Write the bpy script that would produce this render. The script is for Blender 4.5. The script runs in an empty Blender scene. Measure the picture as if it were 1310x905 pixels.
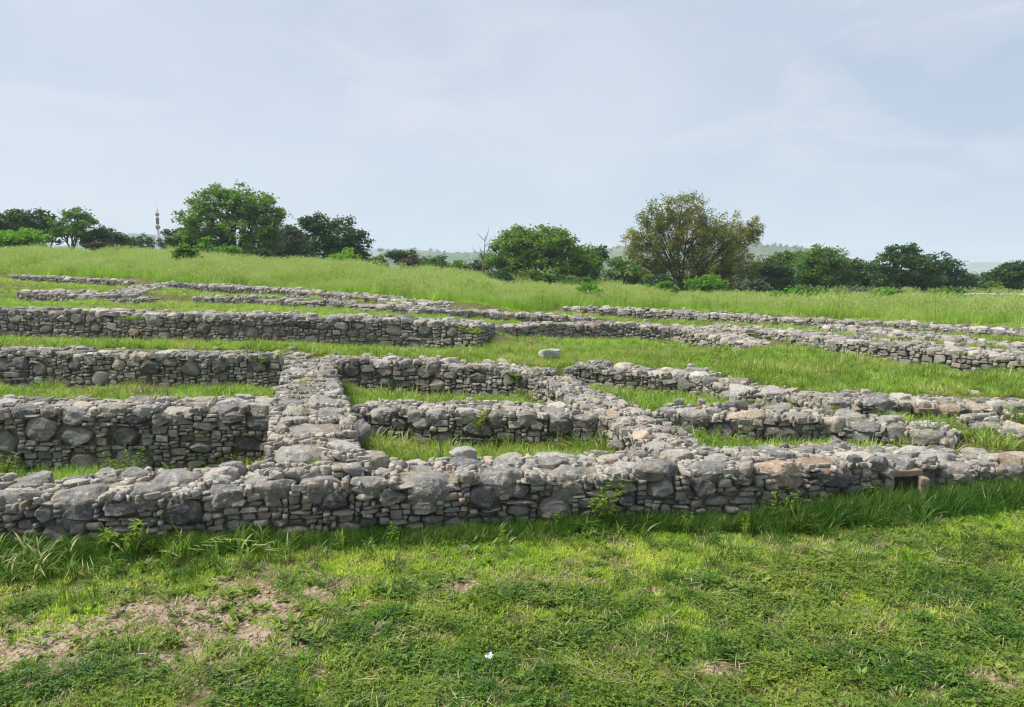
import bpy, bmesh, math, random
import numpy as np
from mathutils import Vector, Matrix, noise, Euler

random.seed(7); RNG = np.random.default_rng(7)
SC = bpy.context.scene
COL = SC.collection

# ------------------------------------------------------------------ camera
IW, IH, FPX, CAMH, VH = 1310.0, 905.0, 935.0, 2.0, 358.0
CU, CV = IW/2, IH/2
PITCH = math.atan((CV-VH)/FPX); CP, SP = math.cos(PITCH), math.sin(PITCH)
cam = bpy.data.cameras.new('camera'); camo = bpy.data.objects.new('camera', cam); COL.objects.link(camo)
camo.location = (0, 0, CAMH); camo.rotation_euler = (math.pi/2-PITCH, 0, 0)
cam.sensor_width = 36; cam.lens = 36*FPX/IW; cam.clip_start = .05; cam.clip_end = 12000
SC.camera = camo
SC.view_settings.view_transform = 'Standard'; SC.view_settings.look = 'None'
SC.view_settings.exposure = .74; SC.view_settings.gamma = 1; SC.view_settings.use_curve_mapping = False
SC.cycles.max_bounces = 6; SC.cycles.diffuse_bounces = 3; SC.cycles.transmission_bounces = 3
SC.cycles.transparent_max_bounces = 4; SC.cycles.volume_bounces = 1; SC.cycles.use_denoising = True; SC.cycles.denoising_prefilter = 'ACCURATE'; SC.cycles.pixel_filter_type = 'BLACKMAN_HARRIS'; SC.cycles.filter_width = 1.25; SC.cycles.sample_clamp_indirect = 4

SUN_EL, SUN_AZ = math.radians(56), math.radians(-90)     # azimuth from +Y towards +X
# ------------------------------------------------------------------ world
wd = bpy.data.worlds.new('World'); SC.world = wd; wd.use_nodes = True
nt = wd.node_tree; nt.nodes.clear()
def N(nt, typ, **k):
    n = nt.nodes.new(typ)
    for a, b in k.items():
        if a in n.inputs: n.inputs[a].default_value = b
        else: setattr(n, a, b)
    return n
out = N(nt, 'ShaderNodeOutputWorld'); bg = N(nt, 'ShaderNodeBackground', Strength=.1)
sky = N(nt, 'ShaderNodeTexSky', sky_type='NISHITA', sun_disc=False)
sky.sun_elevation = SUN_EL; sky.sun_rotation = SUN_AZ; sky.dust_density = 2.0; sky.air_density = 1.0
tc = N(nt, 'ShaderNodeTexCoord')
mp = N(nt, 'ShaderNodeMapping'); mp.inputs['Scale'].default_value = (1, 1, 2.2); mp.inputs['Location'].default_value = (.35, .1, .2)
nz = N(nt, 'ShaderNodeTexNoise', Scale=1.5, Detail=5.0, Roughness=.5)
nz.inputs['Distortion'].default_value = .35
rp = N(nt, 'ShaderNodeValToRGB')
rp.color_ramp.elements[0].position = .36; rp.color_ramp.elements[0].color = (.52, .615, .79, 1)
rp.color_ramp.elements[1].position = .66; rp.color_ramp.elements[1].color = (.74, .79, .91, 1)
sc_ = N(nt, 'ShaderNodeVectorMath', operation='SCALE'); sc_.inputs['Scale'].default_value = 5.5
mx = N(nt, 'ShaderNodeMix', data_type='RGBA'); mx.inputs['Factor'].default_value = .86
L = nt.links.new
L(tc.outputs['Generated'], mp.inputs['Vector']); L(mp.outputs['Vector'], nz.inputs['Vector'])
nw = N(nt, 'ShaderNodeTexNoise', Scale=3.4, Detail=8.0, Roughness=.62); nw.inputs['Distortion'].default_value = .6
mpw = N(nt, 'ShaderNodeMapping'); mpw.inputs['Scale'].default_value = (1, 1.3, 3.0); mpw.inputs['Rotation'].default_value = (.2, .35, .1); mpw.inputs['Location'].default_value = (.9, .4, 0)
L(tc.outputs['Generated'], mpw.inputs['Vector']); L(mpw.outputs['Vector'], nw.inputs['Vector'])
wr = N(nt, 'ShaderNodeMapRange'); L(nw.outputs['Fac'], wr.inputs[0]); wr.inputs[1].default_value = .47; wr.inputs[2].default_value = .72; wr.inputs[4].default_value = .95
wm = N(nt, 'ShaderNodeMix', data_type='RGBA'); wm.inputs[7].default_value = (.84, .85, .92, 1)
L(wr.outputs[0], wm.inputs[0]); L(nz.outputs['Fac'], rp.inputs['Fac']); L(rp.outputs['Color'], wm.inputs[6]); L(wm.outputs[2], sc_.inputs[0])
L(sky.outputs['Color'], mx.inputs[6]); L(sc_.outputs['Vector'], mx.inputs[7])
L(mx.outputs[2], bg.inputs['Color']); L(bg.outputs['Background'], out.inputs['Surface'])
# ------------------------------------------------------------------ sun
sd = bpy.data.lights.new('sun', 'SUN'); so = bpy.data.objects.new('sun', sd); COL.objects.link(so)
sd.energy = 4.1; sd.angle = math.radians(22); sd.color = (1, .955, .87)
sdir = Vector((math.sin(SUN_AZ)*math.cos(SUN_EL), math.cos(SUN_AZ)*math.cos(SUN_EL), math.sin(SUN_EL)))
so.rotation_euler = sdir.to_track_quat('Z', 'Y').to_euler(); so.location = (-20, 20, 60)

# ------------------------------------------------------------------ projection helpers (photo pixel -> place)
def ray(u, v):
    b = (v-CV)/FPX
    return (u-CU)/FPX, CP-b*SP, -SP-b*CP
def at(u, v, z):
    a, y, w = ray(u, v); t = (z-CAMH)/w
    return a*t, y*t
def atY(u, v, Y):
    a, y, w = ray(u, v)
    return a/y*Y, Y, CAMH+w/y*Y
def tag(o, label=None, cat=None, group=None, kind=None):
    if label: o['label'] = label
    if cat: o['category'] = cat
    if group: o['group'] = group
    if kind: o['kind'] = kind
    return o
def mesh(name, V, Fc, mat=None, smooth=False):
    me = bpy.data.meshes.new(name)
    V = np.asarray(V, dtype=np.float32)
    if isinstance(Fc, np.ndarray):
        k = Fc.shape[1]; n = Fc.shape[0]
        me.vertices.add(len(V)); me.vertices.foreach_set('co', V.ravel())
        me.loops.add(n*k); me.loops.foreach_set('vertex_index', Fc.astype(np.int32).ravel())
        me.polygons.add(n); me.polygons.foreach_set('loop_start', np.arange(0, n*k, k, dtype=np.int32))
        if smooth: me.polygons.foreach_set('use_smooth', np.ones(n, dtype=bool))
        me.update(calc_edges=True)
    else:
        me.from_pydata([tuple(map(float, v)) for v in V], [], Fc)
        if smooth: me.polygons.foreach_set('use_smooth', np.ones(len(Fc), dtype=bool))
    if mat: me.materials.append(mat)
    return me
def link(name, me, parent=None, loc=(0, 0, 0)):
    o = bpy.data.objects.new(name, me); COL.objects.link(o); o.location = loc
    if parent: o.parent = parent
    return o

# ------------------------------------------------------------------ materials
def newmat(name):
    m = bpy.data.materials.new(name); m.use_nodes = True; nt = m.node_tree; nt.nodes.clear()
    o = N(nt, 'ShaderNodeOutputMaterial'); return m, nt, o
def ramp(nt, stops, interp='LINEAR'):
    r = N(nt, 'ShaderNodeValToRGB'); cr = r.color_ramp; cr.interpolation = interp
    while len(cr.elements) < len(stops): cr.elements.new(.5)
    for e, (p, c) in zip(cr.elements, stops): e.position = p; e.color = (*c, 1)
    return r
def mixc(nt, fac, a, b, blend='MIX'):
    m = N(nt, 'ShaderNodeMix', data_type='RGBA', blend_type=blend)
    for s, v in ((0, fac), (6, a), (7, b)):
        if hasattr(v, 'links'): nt.links.new(v, m.inputs[s])
        elif s == 0: m.inputs[0].default_value = v
        else: m.inputs[s].default_value = (*v, 1)
    return m.outputs[2]
def math_(nt, op, a, b=0.0, c=None, clamp=False):
    m = N(nt, 'ShaderNodeMath', operation=op); m.use_clamp = clamp
    for i, v in enumerate((a, b, c)):
        if v is None: continue
        if hasattr(v, 'links'): nt.links.new(v, m.inputs[i])
        else: m.inputs[i].default_value = v
    return m.outputs[0]

def stone_mat(name, joined):
    m, nt, o = newmat(name); L = nt.links.new
    geo = N(nt, 'ShaderNodeNewGeometry')
    if joined: src = N(nt, 'ShaderNodeAttribute', attribute_name='tone').outputs['Color']
    else: src = N(nt, 'ShaderNodeObjectInfo').outputs['Color']
    sp = N(nt, 'ShaderNodeSeparateColor'); L(src, sp.inputs[0])
    tone, light, off = sp.outputs[0], sp.outputs[1], sp.outputs[2]
    ov = N(nt, 'ShaderNodeCombineXYZ'); L(math_(nt, 'MULTIPLY', off, 37.0), ov.inputs[0]); L(math_(nt, 'MULTIPLY', tone, 53.0), ov.inputs[2])
    pv = N(nt, 'ShaderNodeVectorMath', operation='ADD'); L(geo.outputs['Position'], pv.inputs[0]); L(ov.outputs[0], pv.inputs[1])
    def noi(s, d=4.0, r=.6):
        n = N(nt, 'ShaderNodeTexNoise', Scale=s, Detail=d, Roughness=r); L(pv.outputs[0], n.inputs['Vector']); return n.outputs['Fac']
    n1, n2, n3 = noi(5.0), noi(23.0, 5.0, .7), noi(110.0, 3.0)
    base = ramp(nt, [(0, (.10, .10, .10)), (.2, (.155, .152, .147)), (.34, (.24, .23, .212)), (.48, (.325, .315, .29)), (.62, (.28, .25, .20)),
                     (.76, (.37, .345, .30)), (.88, (.35, .28, .205)), (.95, (.24, .165, .115)), (1, (.42, .36, .30))])
    L(tone, base.inputs[0])
    c = base.outputs[0]
    st = N(nt, 'ShaderNodeMapRange'); L(n1, st.inputs[0]); st.inputs[1].default_value = .45; st.inputs[2].default_value = .72
    c = mixc(nt, math_(nt, 'MULTIPLY', st.outputs[0], .75), c, (.345, .31, .25))
    nb = N(nt, 'ShaderNodeTexNoise', Scale=1.4, Detail=6.0, Roughness=.7); L(geo.outputs['Position'], nb.inputs['Vector'])
    bs = N(nt, 'ShaderNodeMapRange'); L(nb.outputs['Fac'], bs.inputs[0]); bs.inputs[1].default_value = .52; bs.inputs[2].default_value = .7
    c = mixc(nt, math_(nt, 'MULTIPLY', bs.outputs[0], .6), c, (.20, .165, .115))
    lich = N(nt, 'ShaderNodeMapRange'); L(n2, lich.inputs[0]); lich.inputs[1].default_value = .56; lich.inputs[2].default_value = .66
    c = mixc(nt, math_(nt, 'MULTIPLY', lich.outputs[0], .6), c, (.55, .53, .48))
    dk = N(nt, 'ShaderNodeMapRange'); L(n2, dk.inputs[0]); dk.inputs[1].default_value = .44; dk.inputs[2].default_value = .33
    c = mixc(nt, math_(nt, 'MULTIPLY', dk.outputs[0], .55), c, (.06, .06, .062))
    sat = math_(nt, 'MULTIPLY_ADD', n3, .9, .55)
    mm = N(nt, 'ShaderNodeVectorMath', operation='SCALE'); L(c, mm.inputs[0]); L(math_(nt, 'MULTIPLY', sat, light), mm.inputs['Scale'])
    p = N(nt, 'ShaderNodeBsdfPrincipled', Roughness=.88); p.inputs['Specular IOR Level'].default_value = .25
    L(mm.outputs[0], p.inputs['Base Color'])
    h = math_(nt, 'ADD', math_(nt, 'MULTIPLY', n2, 1.0), math_(nt, 'MULTIPLY', n3, .35))
    h = math_(nt, 'ADD', h, math_(nt, 'MULTIPLY', n1, 1.3))
    b = N(nt, 'ShaderNodeBump', Strength=.9, Distance=.03); L(h, b.inputs['Height']); L(b.outputs[0], p.inputs['Normal'])
    L(p.outputs[0], o.inputs[0]); return m
M_STONE = stone_mat('stone', False); M_STONEJ = stone_mat('stone_joined', True)

def soil_like(name, cols, sc=9.0, dist=.03):
    m, nt, o = newmat(name); L = nt.links.new
    geo = N(nt, 'ShaderNodeNewGeometry')
    n = N(nt, 'ShaderNodeTexNoise', Scale=sc, Detail=8.0, Roughness=.7); L(geo.outputs['Position'], n.inputs['Vector'])
    v = N(nt, 'ShaderNodeTexVoronoi', Scale=sc*4); L(geo.outputs['Position'], v.inputs['Vector'])
    r = ramp(nt, [(.3, cols[0]), (.5, cols[1]), (.7, cols[2])]); L(n.outputs['Fac'], r.inputs[0])
    p = N(nt, 'ShaderNodeBsdfPrincipled', Roughness=.95); p.inputs['Specular IOR Level'].default_value = .15
    L(r.outputs[0], p.inputs['Base Color'])
    h = math_(nt, 'ADD', n.outputs['Fac'], math_(nt, 'MULTIPLY', v.outputs['Distance'], .5))
    b = N(nt, 'ShaderNodeBump', Strength=.9, Distance=dist); L(h, b.inputs['Height']); L(b.outputs[0], p.inputs['Normal'])
    L(p.outputs[0], o.inputs[0]); return m
M_MORTAR = soil_like('mud_mortar', [(.12, .10, .075), (.24, .21, .165), (.38, .34, .28)], 13.0)

def leaf_mat(name, cols, patch=None, pscale=.5, trans=.35, rough=.6, patchlo=.45, patchhi=.6):
    """cols: three stops picked by per-instance random; patch: colour mixed in by world-space noise"""
    m, nt, o = newmat(name); L = nt.links.new
    geo = N(nt, 'ShaderNodeNewGeometry'); oi = N(nt, 'ShaderNodeObjectInfo')
    n = N(nt, 'ShaderNodeTexNoise', Scale=pscale, Detail=4.0, Roughness=.6); L(geo.outputs['Position'], n.inputs['Vector'])
    f = math_(nt, 'MULTIPLY_ADD', geo.outputs['Random Per Island'], .6, math_(nt, 'MULTIPLY', oi.outputs['Random'], .4))
    r = ramp(nt, [(0, cols[0]), (.5, cols[1]), (1, cols[2])]); L(f, r.inputs[0]); c = r.outputs[0]
    if patch:
        mr = N(nt, 'ShaderNodeMapRange'); L(n.outputs['Fac'], mr.inputs[0]); mr.inputs[1].default_value = patchlo; mr.inputs[2].default_value = patchhi
        c = mixc(nt, math_(nt, 'MULTIPLY', mr.outputs[0], .75), c, patch)
    p = N(nt, 'ShaderNodeBsdfPrincipled', Roughness=rough); p.inputs['Specular IOR Level'].default_value = .18
    L(c, p.inputs['Base Color'])
    if trans > 0:
        t = N(nt, 'ShaderNodeBsdfTranslucent'); s = N(nt, 'ShaderNodeMixShader', Fac=trans)
        tcx = mixc(nt, .5, c, (.75, .9, .25), 'MULTIPLY')
        gm = N(nt, 'ShaderNodeVectorMath', operation='SCALE'); L(tcx, gm.inputs[0]); gm.inputs['Scale'].default_value = 1.6
        L(gm.outputs[0], t.inputs[0]); L(p.outputs[0], s.inputs[1]); L(t.outputs[0], s.inputs[2]); L(s.outputs[0], o.inputs[0])
    else: L(p.outputs[0], o.inputs[0])
    return m
def bark_mat(name, c):
    m, nt, o = newmat(name); L = nt.links.new
    geo = N(nt, 'ShaderNodeNewGeometry')
    n = N(nt, 'ShaderNodeTexNoise', Scale=3.0, Detail=5.0); L(geo.outputs['Position'], n.inputs['Vector'])
    r = ramp(nt, [(.3, tuple(x*.6 for x in c)), (.7, tuple(x*1.4 for x in c))]); L(n.outputs['Fac'], r.inputs[0])
    p = N(nt, 'ShaderNodeBsdfPrincipled', Roughness=.9); L(r.outputs[0], p.inputs['Base Color'])
    b = N(nt, 'ShaderNodeBump', Strength=.6, Distance=.05); L(n.outputs['Fac'], b.inputs['Height']); L(b.outputs[0], p.inputs['Normal'])
    L(p.outputs[0], o.inputs[0]); return m
def plain(name, c, rough=.8):
    m, nt, o = newmat(name); L = nt.links.new
    geo = N(nt, 'ShaderNodeNewGeometry'); n = N(nt, 'ShaderNodeTexNoise', Scale=2.0, Detail=5.0); L(geo.outputs['Position'], n.inputs['Vector'])
    r = ramp(nt, [(.35, tuple(x*.85 for x in c)), (.65, c)]); L(n.outputs['Fac'], r.inputs[0])
    p = N(nt, 'ShaderNodeBsdfPrincipled', Roughness=rough); L(r.outputs[0], p.inputs['Base Color']); L(p.outputs[0], o.inputs[0]); return m

# ------------------------------------------------------------------ wall table, measured on the photograph
# vertex: (u, v of the front top edge, z of the top OR distance Y if > 3, v of the foot)
# kind L: edge points left to right, wall body lies behind;  kind C: centre line points, explicit floor on both sides
WALLS = [
 dict(n='F', T=.74, holes=[(3.36, 3.76, 0, .345)], aspx=1, back=[(-9, -.03), (-1.7, -.03), (-1.0, .14), (1.3, .15), (2.2, .27), (9, .3)], rug=.03, cap=.08, capw=(.2, .4), big=.75, bw=(.17, .36), px=9,
  p=[(-140, 638, .36, 695), (0, 637, .36, 694), (130, 634, .38, 690), (350, 621, .43, 684), (486, 615, .44, 675), (640, 608, .44, 668), (800, 606, .42, 662), (970, 597, .45, 659),
     (1079, 591, .43, 645), (1195, 592, .37, 634), (1310, 598, .28, 618), (1400, 602, .22, 618)],
  label='long front stone wall running the full width just beyond the lawn, nearest of all walls'),
 dict(n='B', T=.8, back=[(-99, .02), (99, .02)], rug=.03, cap=.07, capw=(.16, .34), big=1.0, bw=(.25, .5), px=9,
  p=[(-140, 523, .62, 600), (0, 523, .62, 600), (200, 522, .62, 600), (362, 520, .62, 601)],
  label='tall left wall with big dark boulders, closing the small cell behind the front wall'),
 dict(n='M', T=.72, back=[(-99, .13), (99, .2)], rug=.03, cap=.06, capw=(.15, .32), big=.9, bw=(.22, .4), px=9,
  p=[(440, 521, .5, 562), (600, 527, .5, 566), (778, 531, .5, 573)],
  label='middle cross wall between the wide spine wall and the slanting wall, grass cell before it'),
 dict(n='C', T=.85, back=[(-99, .62), (99, .6)], rug=.04, cap=.06, capw=(.15, .36), big=.9, bw=(.25, .5), px=9,
  p=[(-90, 446, .66, 490), (0, 446, .66, 490), (200, 450, .66, 491), (385, 452, .64, 490)],
  label='second terrace wall on the left, below the strip of yellowish grass and the high wall'),
 dict(n='Cr', T=.75, back=[(-99, .58), (-1.6, .52), (.3, .42), (99, .42)], rug=.04, cap=.06, capw=(.15, .34), big=.8, bw=(.22, .45), px=9,
  p=[(405, 456, .64, 499), (540, 460, .6, 503), (612, 465, .58, 505), (682, 474, .54, 508)],
  label='wall right of the spine wall end with pale worn coping, stopping at the slanting wall'),
 dict(n='D', T=1.1, back=[(-99, 1.2), (-7, 1.12), (-.6, .75), (99, .7)], rug=.03, cap=.07, capw=(.2, .45), big=.6, bw=(.3, .5), sm=.8, px=8, end=True,
  p=[(-60, 393, 1.28, 428), (0, 393, 1.28, 428), (300, 399, 1.2, 434), (520, 405, 1.08, 441), (612, 412, .98, 445)],
  label='highest and longest wall on the left, straight face ending at a square corner mid-photo'),
 dict(n='N', T=.62, back=[(-99, .33), (99, .36)], rug=.05, cap=.09, capw=(.16, .4), big=.9, bw=(.22, .42), px=9,
  p=[(836, 527, .5, 552), (930, 532, .52, 556), (1010, 533, .53, 562), (1076, 536, .5, 567), (1160, 548, .46, 574), (1215, 562, .4, 582)],
  label='rubble wall right of the slanting wall, running right to merge with the front wall'),
 dict(n='O', T=.7, back=[(-99, .42), (99, .42)], rug=.06, cap=.09, capw=(.16, .4), big=.7, bw=(.2, .4), px=8,
  p=[(722, 466, .56, 496), (810, 472, .55, 497), (890, 477, .53, 500), (925, 490, .5, 508), (985, 502, .45, 518), (1040, 515, .42, 524)],
  label='broken wall bordering the large meadow, crumbling down to the right into loose stones'),
 dict(n='R', T=.75, holes=[(5.08, 5.42, 0, .41)], back=[(-99, .42), (99, .42)], rug=.04, cap=.07, capw=(.15, .36), big=.7, bw=(.2, .4), px=9,
  p=[(1066, 513, .5, 536), (1200, 516, .47, 540), (1310, 518, .45, 543), (1400, 520, .43, 545)],
  label='wall at the right rim of the meadow with a small brown lintel in its face'),
 dict(n='L14', T=1.1, back=[(-99, .6), (7, .6), (99, .55)], rug=.03, cap=.07, capw=(.18, .36), big=.35, bw=(.2, .34), sm=.85, px=8,
  p=[(900, 415, .69, 418), (940, 418, .7, 422.5), (982, 421, .71, 429), (1031, 426, .71, 439), (1063, 430, .72, 447), (1184, 442, .71, 466), (1310, 454, .67, 479), (1400, 463, .64, 488)],
  label='long wide wall slanting across the right half beyond the meadow to the photo edge'),
 dict(n='L15', T=.9, back=[(-99, .65), (99, .62)], rug=.04, cap=.07, capw=(.18, .36), big=.3, bw=(.2, .34), sm=1, px=8,
  p=[(1040, 413, .82, 418), (1110, 420, .79, 427), (1190, 429, .77, 437), (1310, 440, .75, 448), (1390, 446, .73, 454)],
  label='low parallel wall just behind the long slanting wall on the right'),
 dict(n='L13', T=.9, back=[(-99, .8), (99, .6)], rug=.03, cap=.08, capw=(.2, .4), big=.3, bw=(.2, .36), sm=1, px=8,
  p=[(986, 405, .87, 413), (1128, 410, .83, 422), (1230, 416, .79, 429), (1310, 422, .75, 435), (1400, 428, .72, 441)],
  label='far right wall at the edge of the tall grass, topmost of the right hand walls'),
 dict(n='L11', T=1.0, back=[(-99, .55), (3, .5), (99, .45)], rug=.03, cap=.06, capw=(.2, .36), big=.4, bw=(.2, .34), sm=.9, px=8, end=True,
  p=[(634, 416, .77, 429), (700, 412, .77, 431), (780, 411, .77, 432), (861, 415, .71, 435), (905, 425, .60, 442), (938, 433, .53, 448), (958, 439, .47, 452)],
  label='meadow wall starting beside the high wall corner and curving down to a low end'),
 dict(n='L12', T=.9, back=[(-99, .9), (99, .8)], rug=.03, cap=.08, capw=(.2, .4), big=.3, bw=(.2, .36), sm=1, px=8, end=True,
  p=[(718, 391, 1.02, 400), (840, 395, .95, 407), (978, 404, .85, 412)],
  label='far central wall against the tall grass, a single raised stone near its right end'),
 dict(n='L10', T=1.0, back=[(-99, .95), (1, .8), (99, .65)], rug=.02, cap=.07, capw=(.2, .4), big=.25, bw=(.2, .36), sm=1, px=8,
  p=[(535, 393, 1.15, 400), (600, 395, 1.06, 405), (669, 398, .98, 408), (759, 406, .80, 412)],
  label='thin far wall running right from behind the high wall corner'),
 dict(n='E7', T=1.6, back=[(-99, 1.45), (99, 1.4)], rug=.05, cap=.1, capw=(.25, .5), big=.3, bw=(.2, .4), sm=1, px=8,
  p=[(20, 371, 26.5, 382), (80, 374, 25.5, 386), (140, 380, 24.5, 388), (192, 379, 24.5, 387)],
  label='tumbled low wall close behind the left part of the high wall'),
 dict(n='E8', T=1.4, back=[(-99, 1.8), (-9, 1.5), (-5, 1.3), (-2.4, 1.1), (99, 1.0)], rug=.03, cap=.08, capw=(.2, .45), big=.3, bw=(.2, .4), sm=1, px=8,
  p=[(194, 360, 31, 370), (330, 366, 30, 376), (440, 376, 27.5, 383), (500, 381, 26.5, 388), (560, 388, 25.5, 393)],
  label='far left wall with dark face along the foot of the tall grass'),
 dict(n='E8b', T=1.3, back=[(-99, 1.5), (-8, 1.4), (-2.3, 1.05), (99, 1.0)], rug=.04, cap=.08, capw=(.2, .45), big=.2, bw=(.2, .4), sm=1, px=8,
  p=[(245, 376.5, 25, 385), (312, 377.5, 24.7, 387), (440, 384.5, 24, 392), (565, 393, 23.2, 397)],
  label='low patchy row of stones between the high wall and the far left wall'),
 dict(n='E9', T=1.2, back=[(-99, 2.2), (99, 1.9)], rug=.03, cap=.07, capw=(.2, .4), big=.1, bw=(.2, .3), sm=1, px=8,
  p=[(-60, 349, 36, 356), (0, 350.5, 35, 358), (90, 353.5, 34, 362), (168, 358, 33, 365)],
  label='farthest thin line of stones at the left edge below the tall grass'),
 dict(n='S', kind='C', T=.78, rug=.03, cap=.055, capw=(.2, .46), big=.7, bw=(.2, .4), px=9,
  p=[(409, 598, .52), (402, 560, .6), (398, 500, .65), (397, 456, .68)], zl=[.02, 0, 0, .05], zr=[.15, .15, .15, .1],
  label='wide spine wall running straight away from the front wall, mortared rubble top'),
 dict(n='W4', kind='C', T=.6, rug=.04, cap=.06, capw=(.14, .34), big=.8, bw=(.2, .36), px=9,
  p=[(890, 584, .42), (838, 552, .48), (795, 524, .5), (755, 500, .53), (706, 478, .56)], zl=[.14, .12, .12, .1, .1], zr=[.24, .27, .28, .28, .28],
  label='slanting narrow wall climbing left from the front wall towards the broken wall'),
 dict(n='W21', kind='C', T=.7, rug=.06, cap=.1, capw=(.16, .38), big=.6, bw=(.2, .36), px=9,
  p=[(1330, 553, .38), (1290, 540, .42), (1255, 527, .48)], zl=[.24, .26, .28], zr=[.26, .28, .3],
  label='short crumbling cross wall at the right edge in front of the lintel wall'),
 dict(n='E7b', kind='C', T=1.2, rug=.04, cap=.06, capw=(.2, .45), big=.2, bw=(.2, .4), sm=1, px=8,
  p=[(150, 375, 25), (172, 368, 28), (200, 362, 30.5)], zl=[1.4, 1.6, 1.7], zr=[1.4, 1.6, 1.7],
  label='short pale cross wall rising behind the tumbled low wall on the left'),
]
CTRL = []      # ground control points (x, y, z)
def resamp(pts, step):
    pts = np.array(pts, float); d = np.hypot(*np.diff(pts[:, :2], axis=0).T); s = np.concatenate([[0], np.cumsum(d)])
    n = max(2, int(s[-1]/step)+1); q = np.linspace(0, s[-1], n)
    return np.stack([np.interp(q, s, pts[:, k]) for k in range(pts.shape[1])], 1), q
for w in WALLS:
    C = w.get('kind') == 'C'; P = []
    for i, q in enumerate(w['p']):
        u, v, z = q[:3]
        if z > 3: x, y, zt = atY(u, v, z)
        else: x, y = at(u, v, z); zt = z
        if C: zf, zb = w['zr'][i], w['zl'][i]
        else:
            zf = atY(u, q[3], y)[2]-(.07 if y < 9 else .13); bx = w['back']; zb = float(np.interp(x, [b[0] for b in bx], [b[1] for b in bx]))
        P.append((x, y, zt-(.0 if y < 9 else .05 if y < 16 else .07), zf, zb))
    P, S = resamp(P, .12)
    for _ in range(6): P[1:-1, :2] = (P[:-2, :2]+P[2:, :2]+2*P[1:-1, :2])/4
    T_ = np.gradient(P[:, :2], axis=0); T_ /= np.linalg.norm(T_, axis=1)[:, None]
    Nn = np.stack([T_[:, 1], -T_[:, 0]], 1)            # front / right hand side
    cen = P[:, :2]-(0 if C else 1)*Nn*w['T']/2
    S = np.concatenate([[0], np.cumsum(np.linalg.norm(np.diff(cen, axis=0), axis=1))])
    w.update(cen=cen, tan=T_, nor=Nn, s=S, zt=P[:, 2], zf=P[:, 3], zb=P[:, 4], L=S[-1])
    k = max(1, int(len(S)/(w['L']/max(.45, cen[:, 1].mean()*.07))))
    for i in range(0, len(S), k):
        for sgn, zz in ((1, P[i, 3]), (-1, P[i, 4])):
            c = cen[i]+sgn*Nn[i]*(w['T']/2+.08); CTRL.append((c[0], c[1], zz))
for x in np.arange(-6, 7, .8):
    for y in (1.5, 2.3, 3.1, 3.9, 4.5): CTRL.append((x*y/4, y, .012*x+.02*math.sin(x*2+y)))
fu = [-500, -150, 0, 200, 400, 540, 700, 980, 1128, 1310, 1500, 1900]
front = [(36, 352), (35, 349), (35, 350), (34, 357), (31, 372), (28, 387), (31, 391), (28, 402), (26, 407), (24, 415), (23, 420), (23, 425)]
crest = [(62, 322), (62, 326), (62, 330), (62, 333), (62, 346), (62, 360), (62, 380), (62, 393), (62, 395), (62, 396), (62, 397), (62, 397)]
for u, (y0, v0), (y1, v1) in zip(np.array(fu, float), front, crest):
    a = atY(u, v0, y0); b = atY(u, v1, y1)
    for t in (0, .25, .5, .75, 1.0): CTRL.append(tuple(np.array(a)*(1-t)+np.array(b)*t))
    CTRL.append((b[0]*1.5, 95, b[2]-.5)); CTRL.append((b[0]*2.5, 160, b[2]*.4-2.5))
    for y in (300, 600, 1500, 4000): CTRL.append((b[0]/62*y, y, -7.0))
for p in [(830, 455, .42), (1000, 480, .42), (1150, 490, .42), (1250, 495, .42), (700, 440, .45), (820, 440, .44), (1000, 455, .43)]:
    x, y = at(*p); CTRL.append((x, y, p[2]))
CTRL = np.array(CTRL)
CA = CTRL[:, 0]/CTRL[:, 1]; CL = np.log(CTRL[:, 1])
GA = np.sinh(np.linspace(-2.6, 2.6, 521))*.33; GL = np.linspace(math.log(1.2), math.log(4200), 561)
def idw(a, l):
    o = np.empty(len(a))
    for i in range(0, len(a), 8000):
        d = (a[i:i+8000, None]-CA)**2+(l[i:i+8000, None]-CL)**2+2e-4; wt = d**-2.2
        o[i:i+8000] = (wt*CTRL[:, 2]).sum(1)/wt.sum(1)
    return o
ga, gl = np.meshgrid(GA, GL); GZ = idw(ga.ravel(), gl.ravel()).reshape(ga.shape)
GZ += .012*np.sin(ga*np.exp(gl)*2.1+gl*9)*np.cos(np.exp(gl)*1.7)*(np.exp(gl) < 80)
def ground(x, y):
    x = np.asarray(x, float); y = np.maximum(np.asarray(y, float), 1.21)
    a = np.clip(x/y, GA[0], GA[-1]*.9999); l = np.log(y)
    i = np.clip(np.searchsorted(GA, a)-1, 0, len(GA)-2); j = np.clip(((l-GL[0])/(GL[1]-GL[0])).astype(int), 0, len(GL)-2)
    fa = (a-GA[i])/(GA[i+1]-GA[i]); fl = (l-GL[j])/(GL[1]-GL[0])
    return (GZ[j, i]*(1-fa)+GZ[j, i+1]*fa)*(1-fl)+(GZ[j+1, i]*(1-fa)+GZ[j+1, i+1]*fa)*fl

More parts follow.
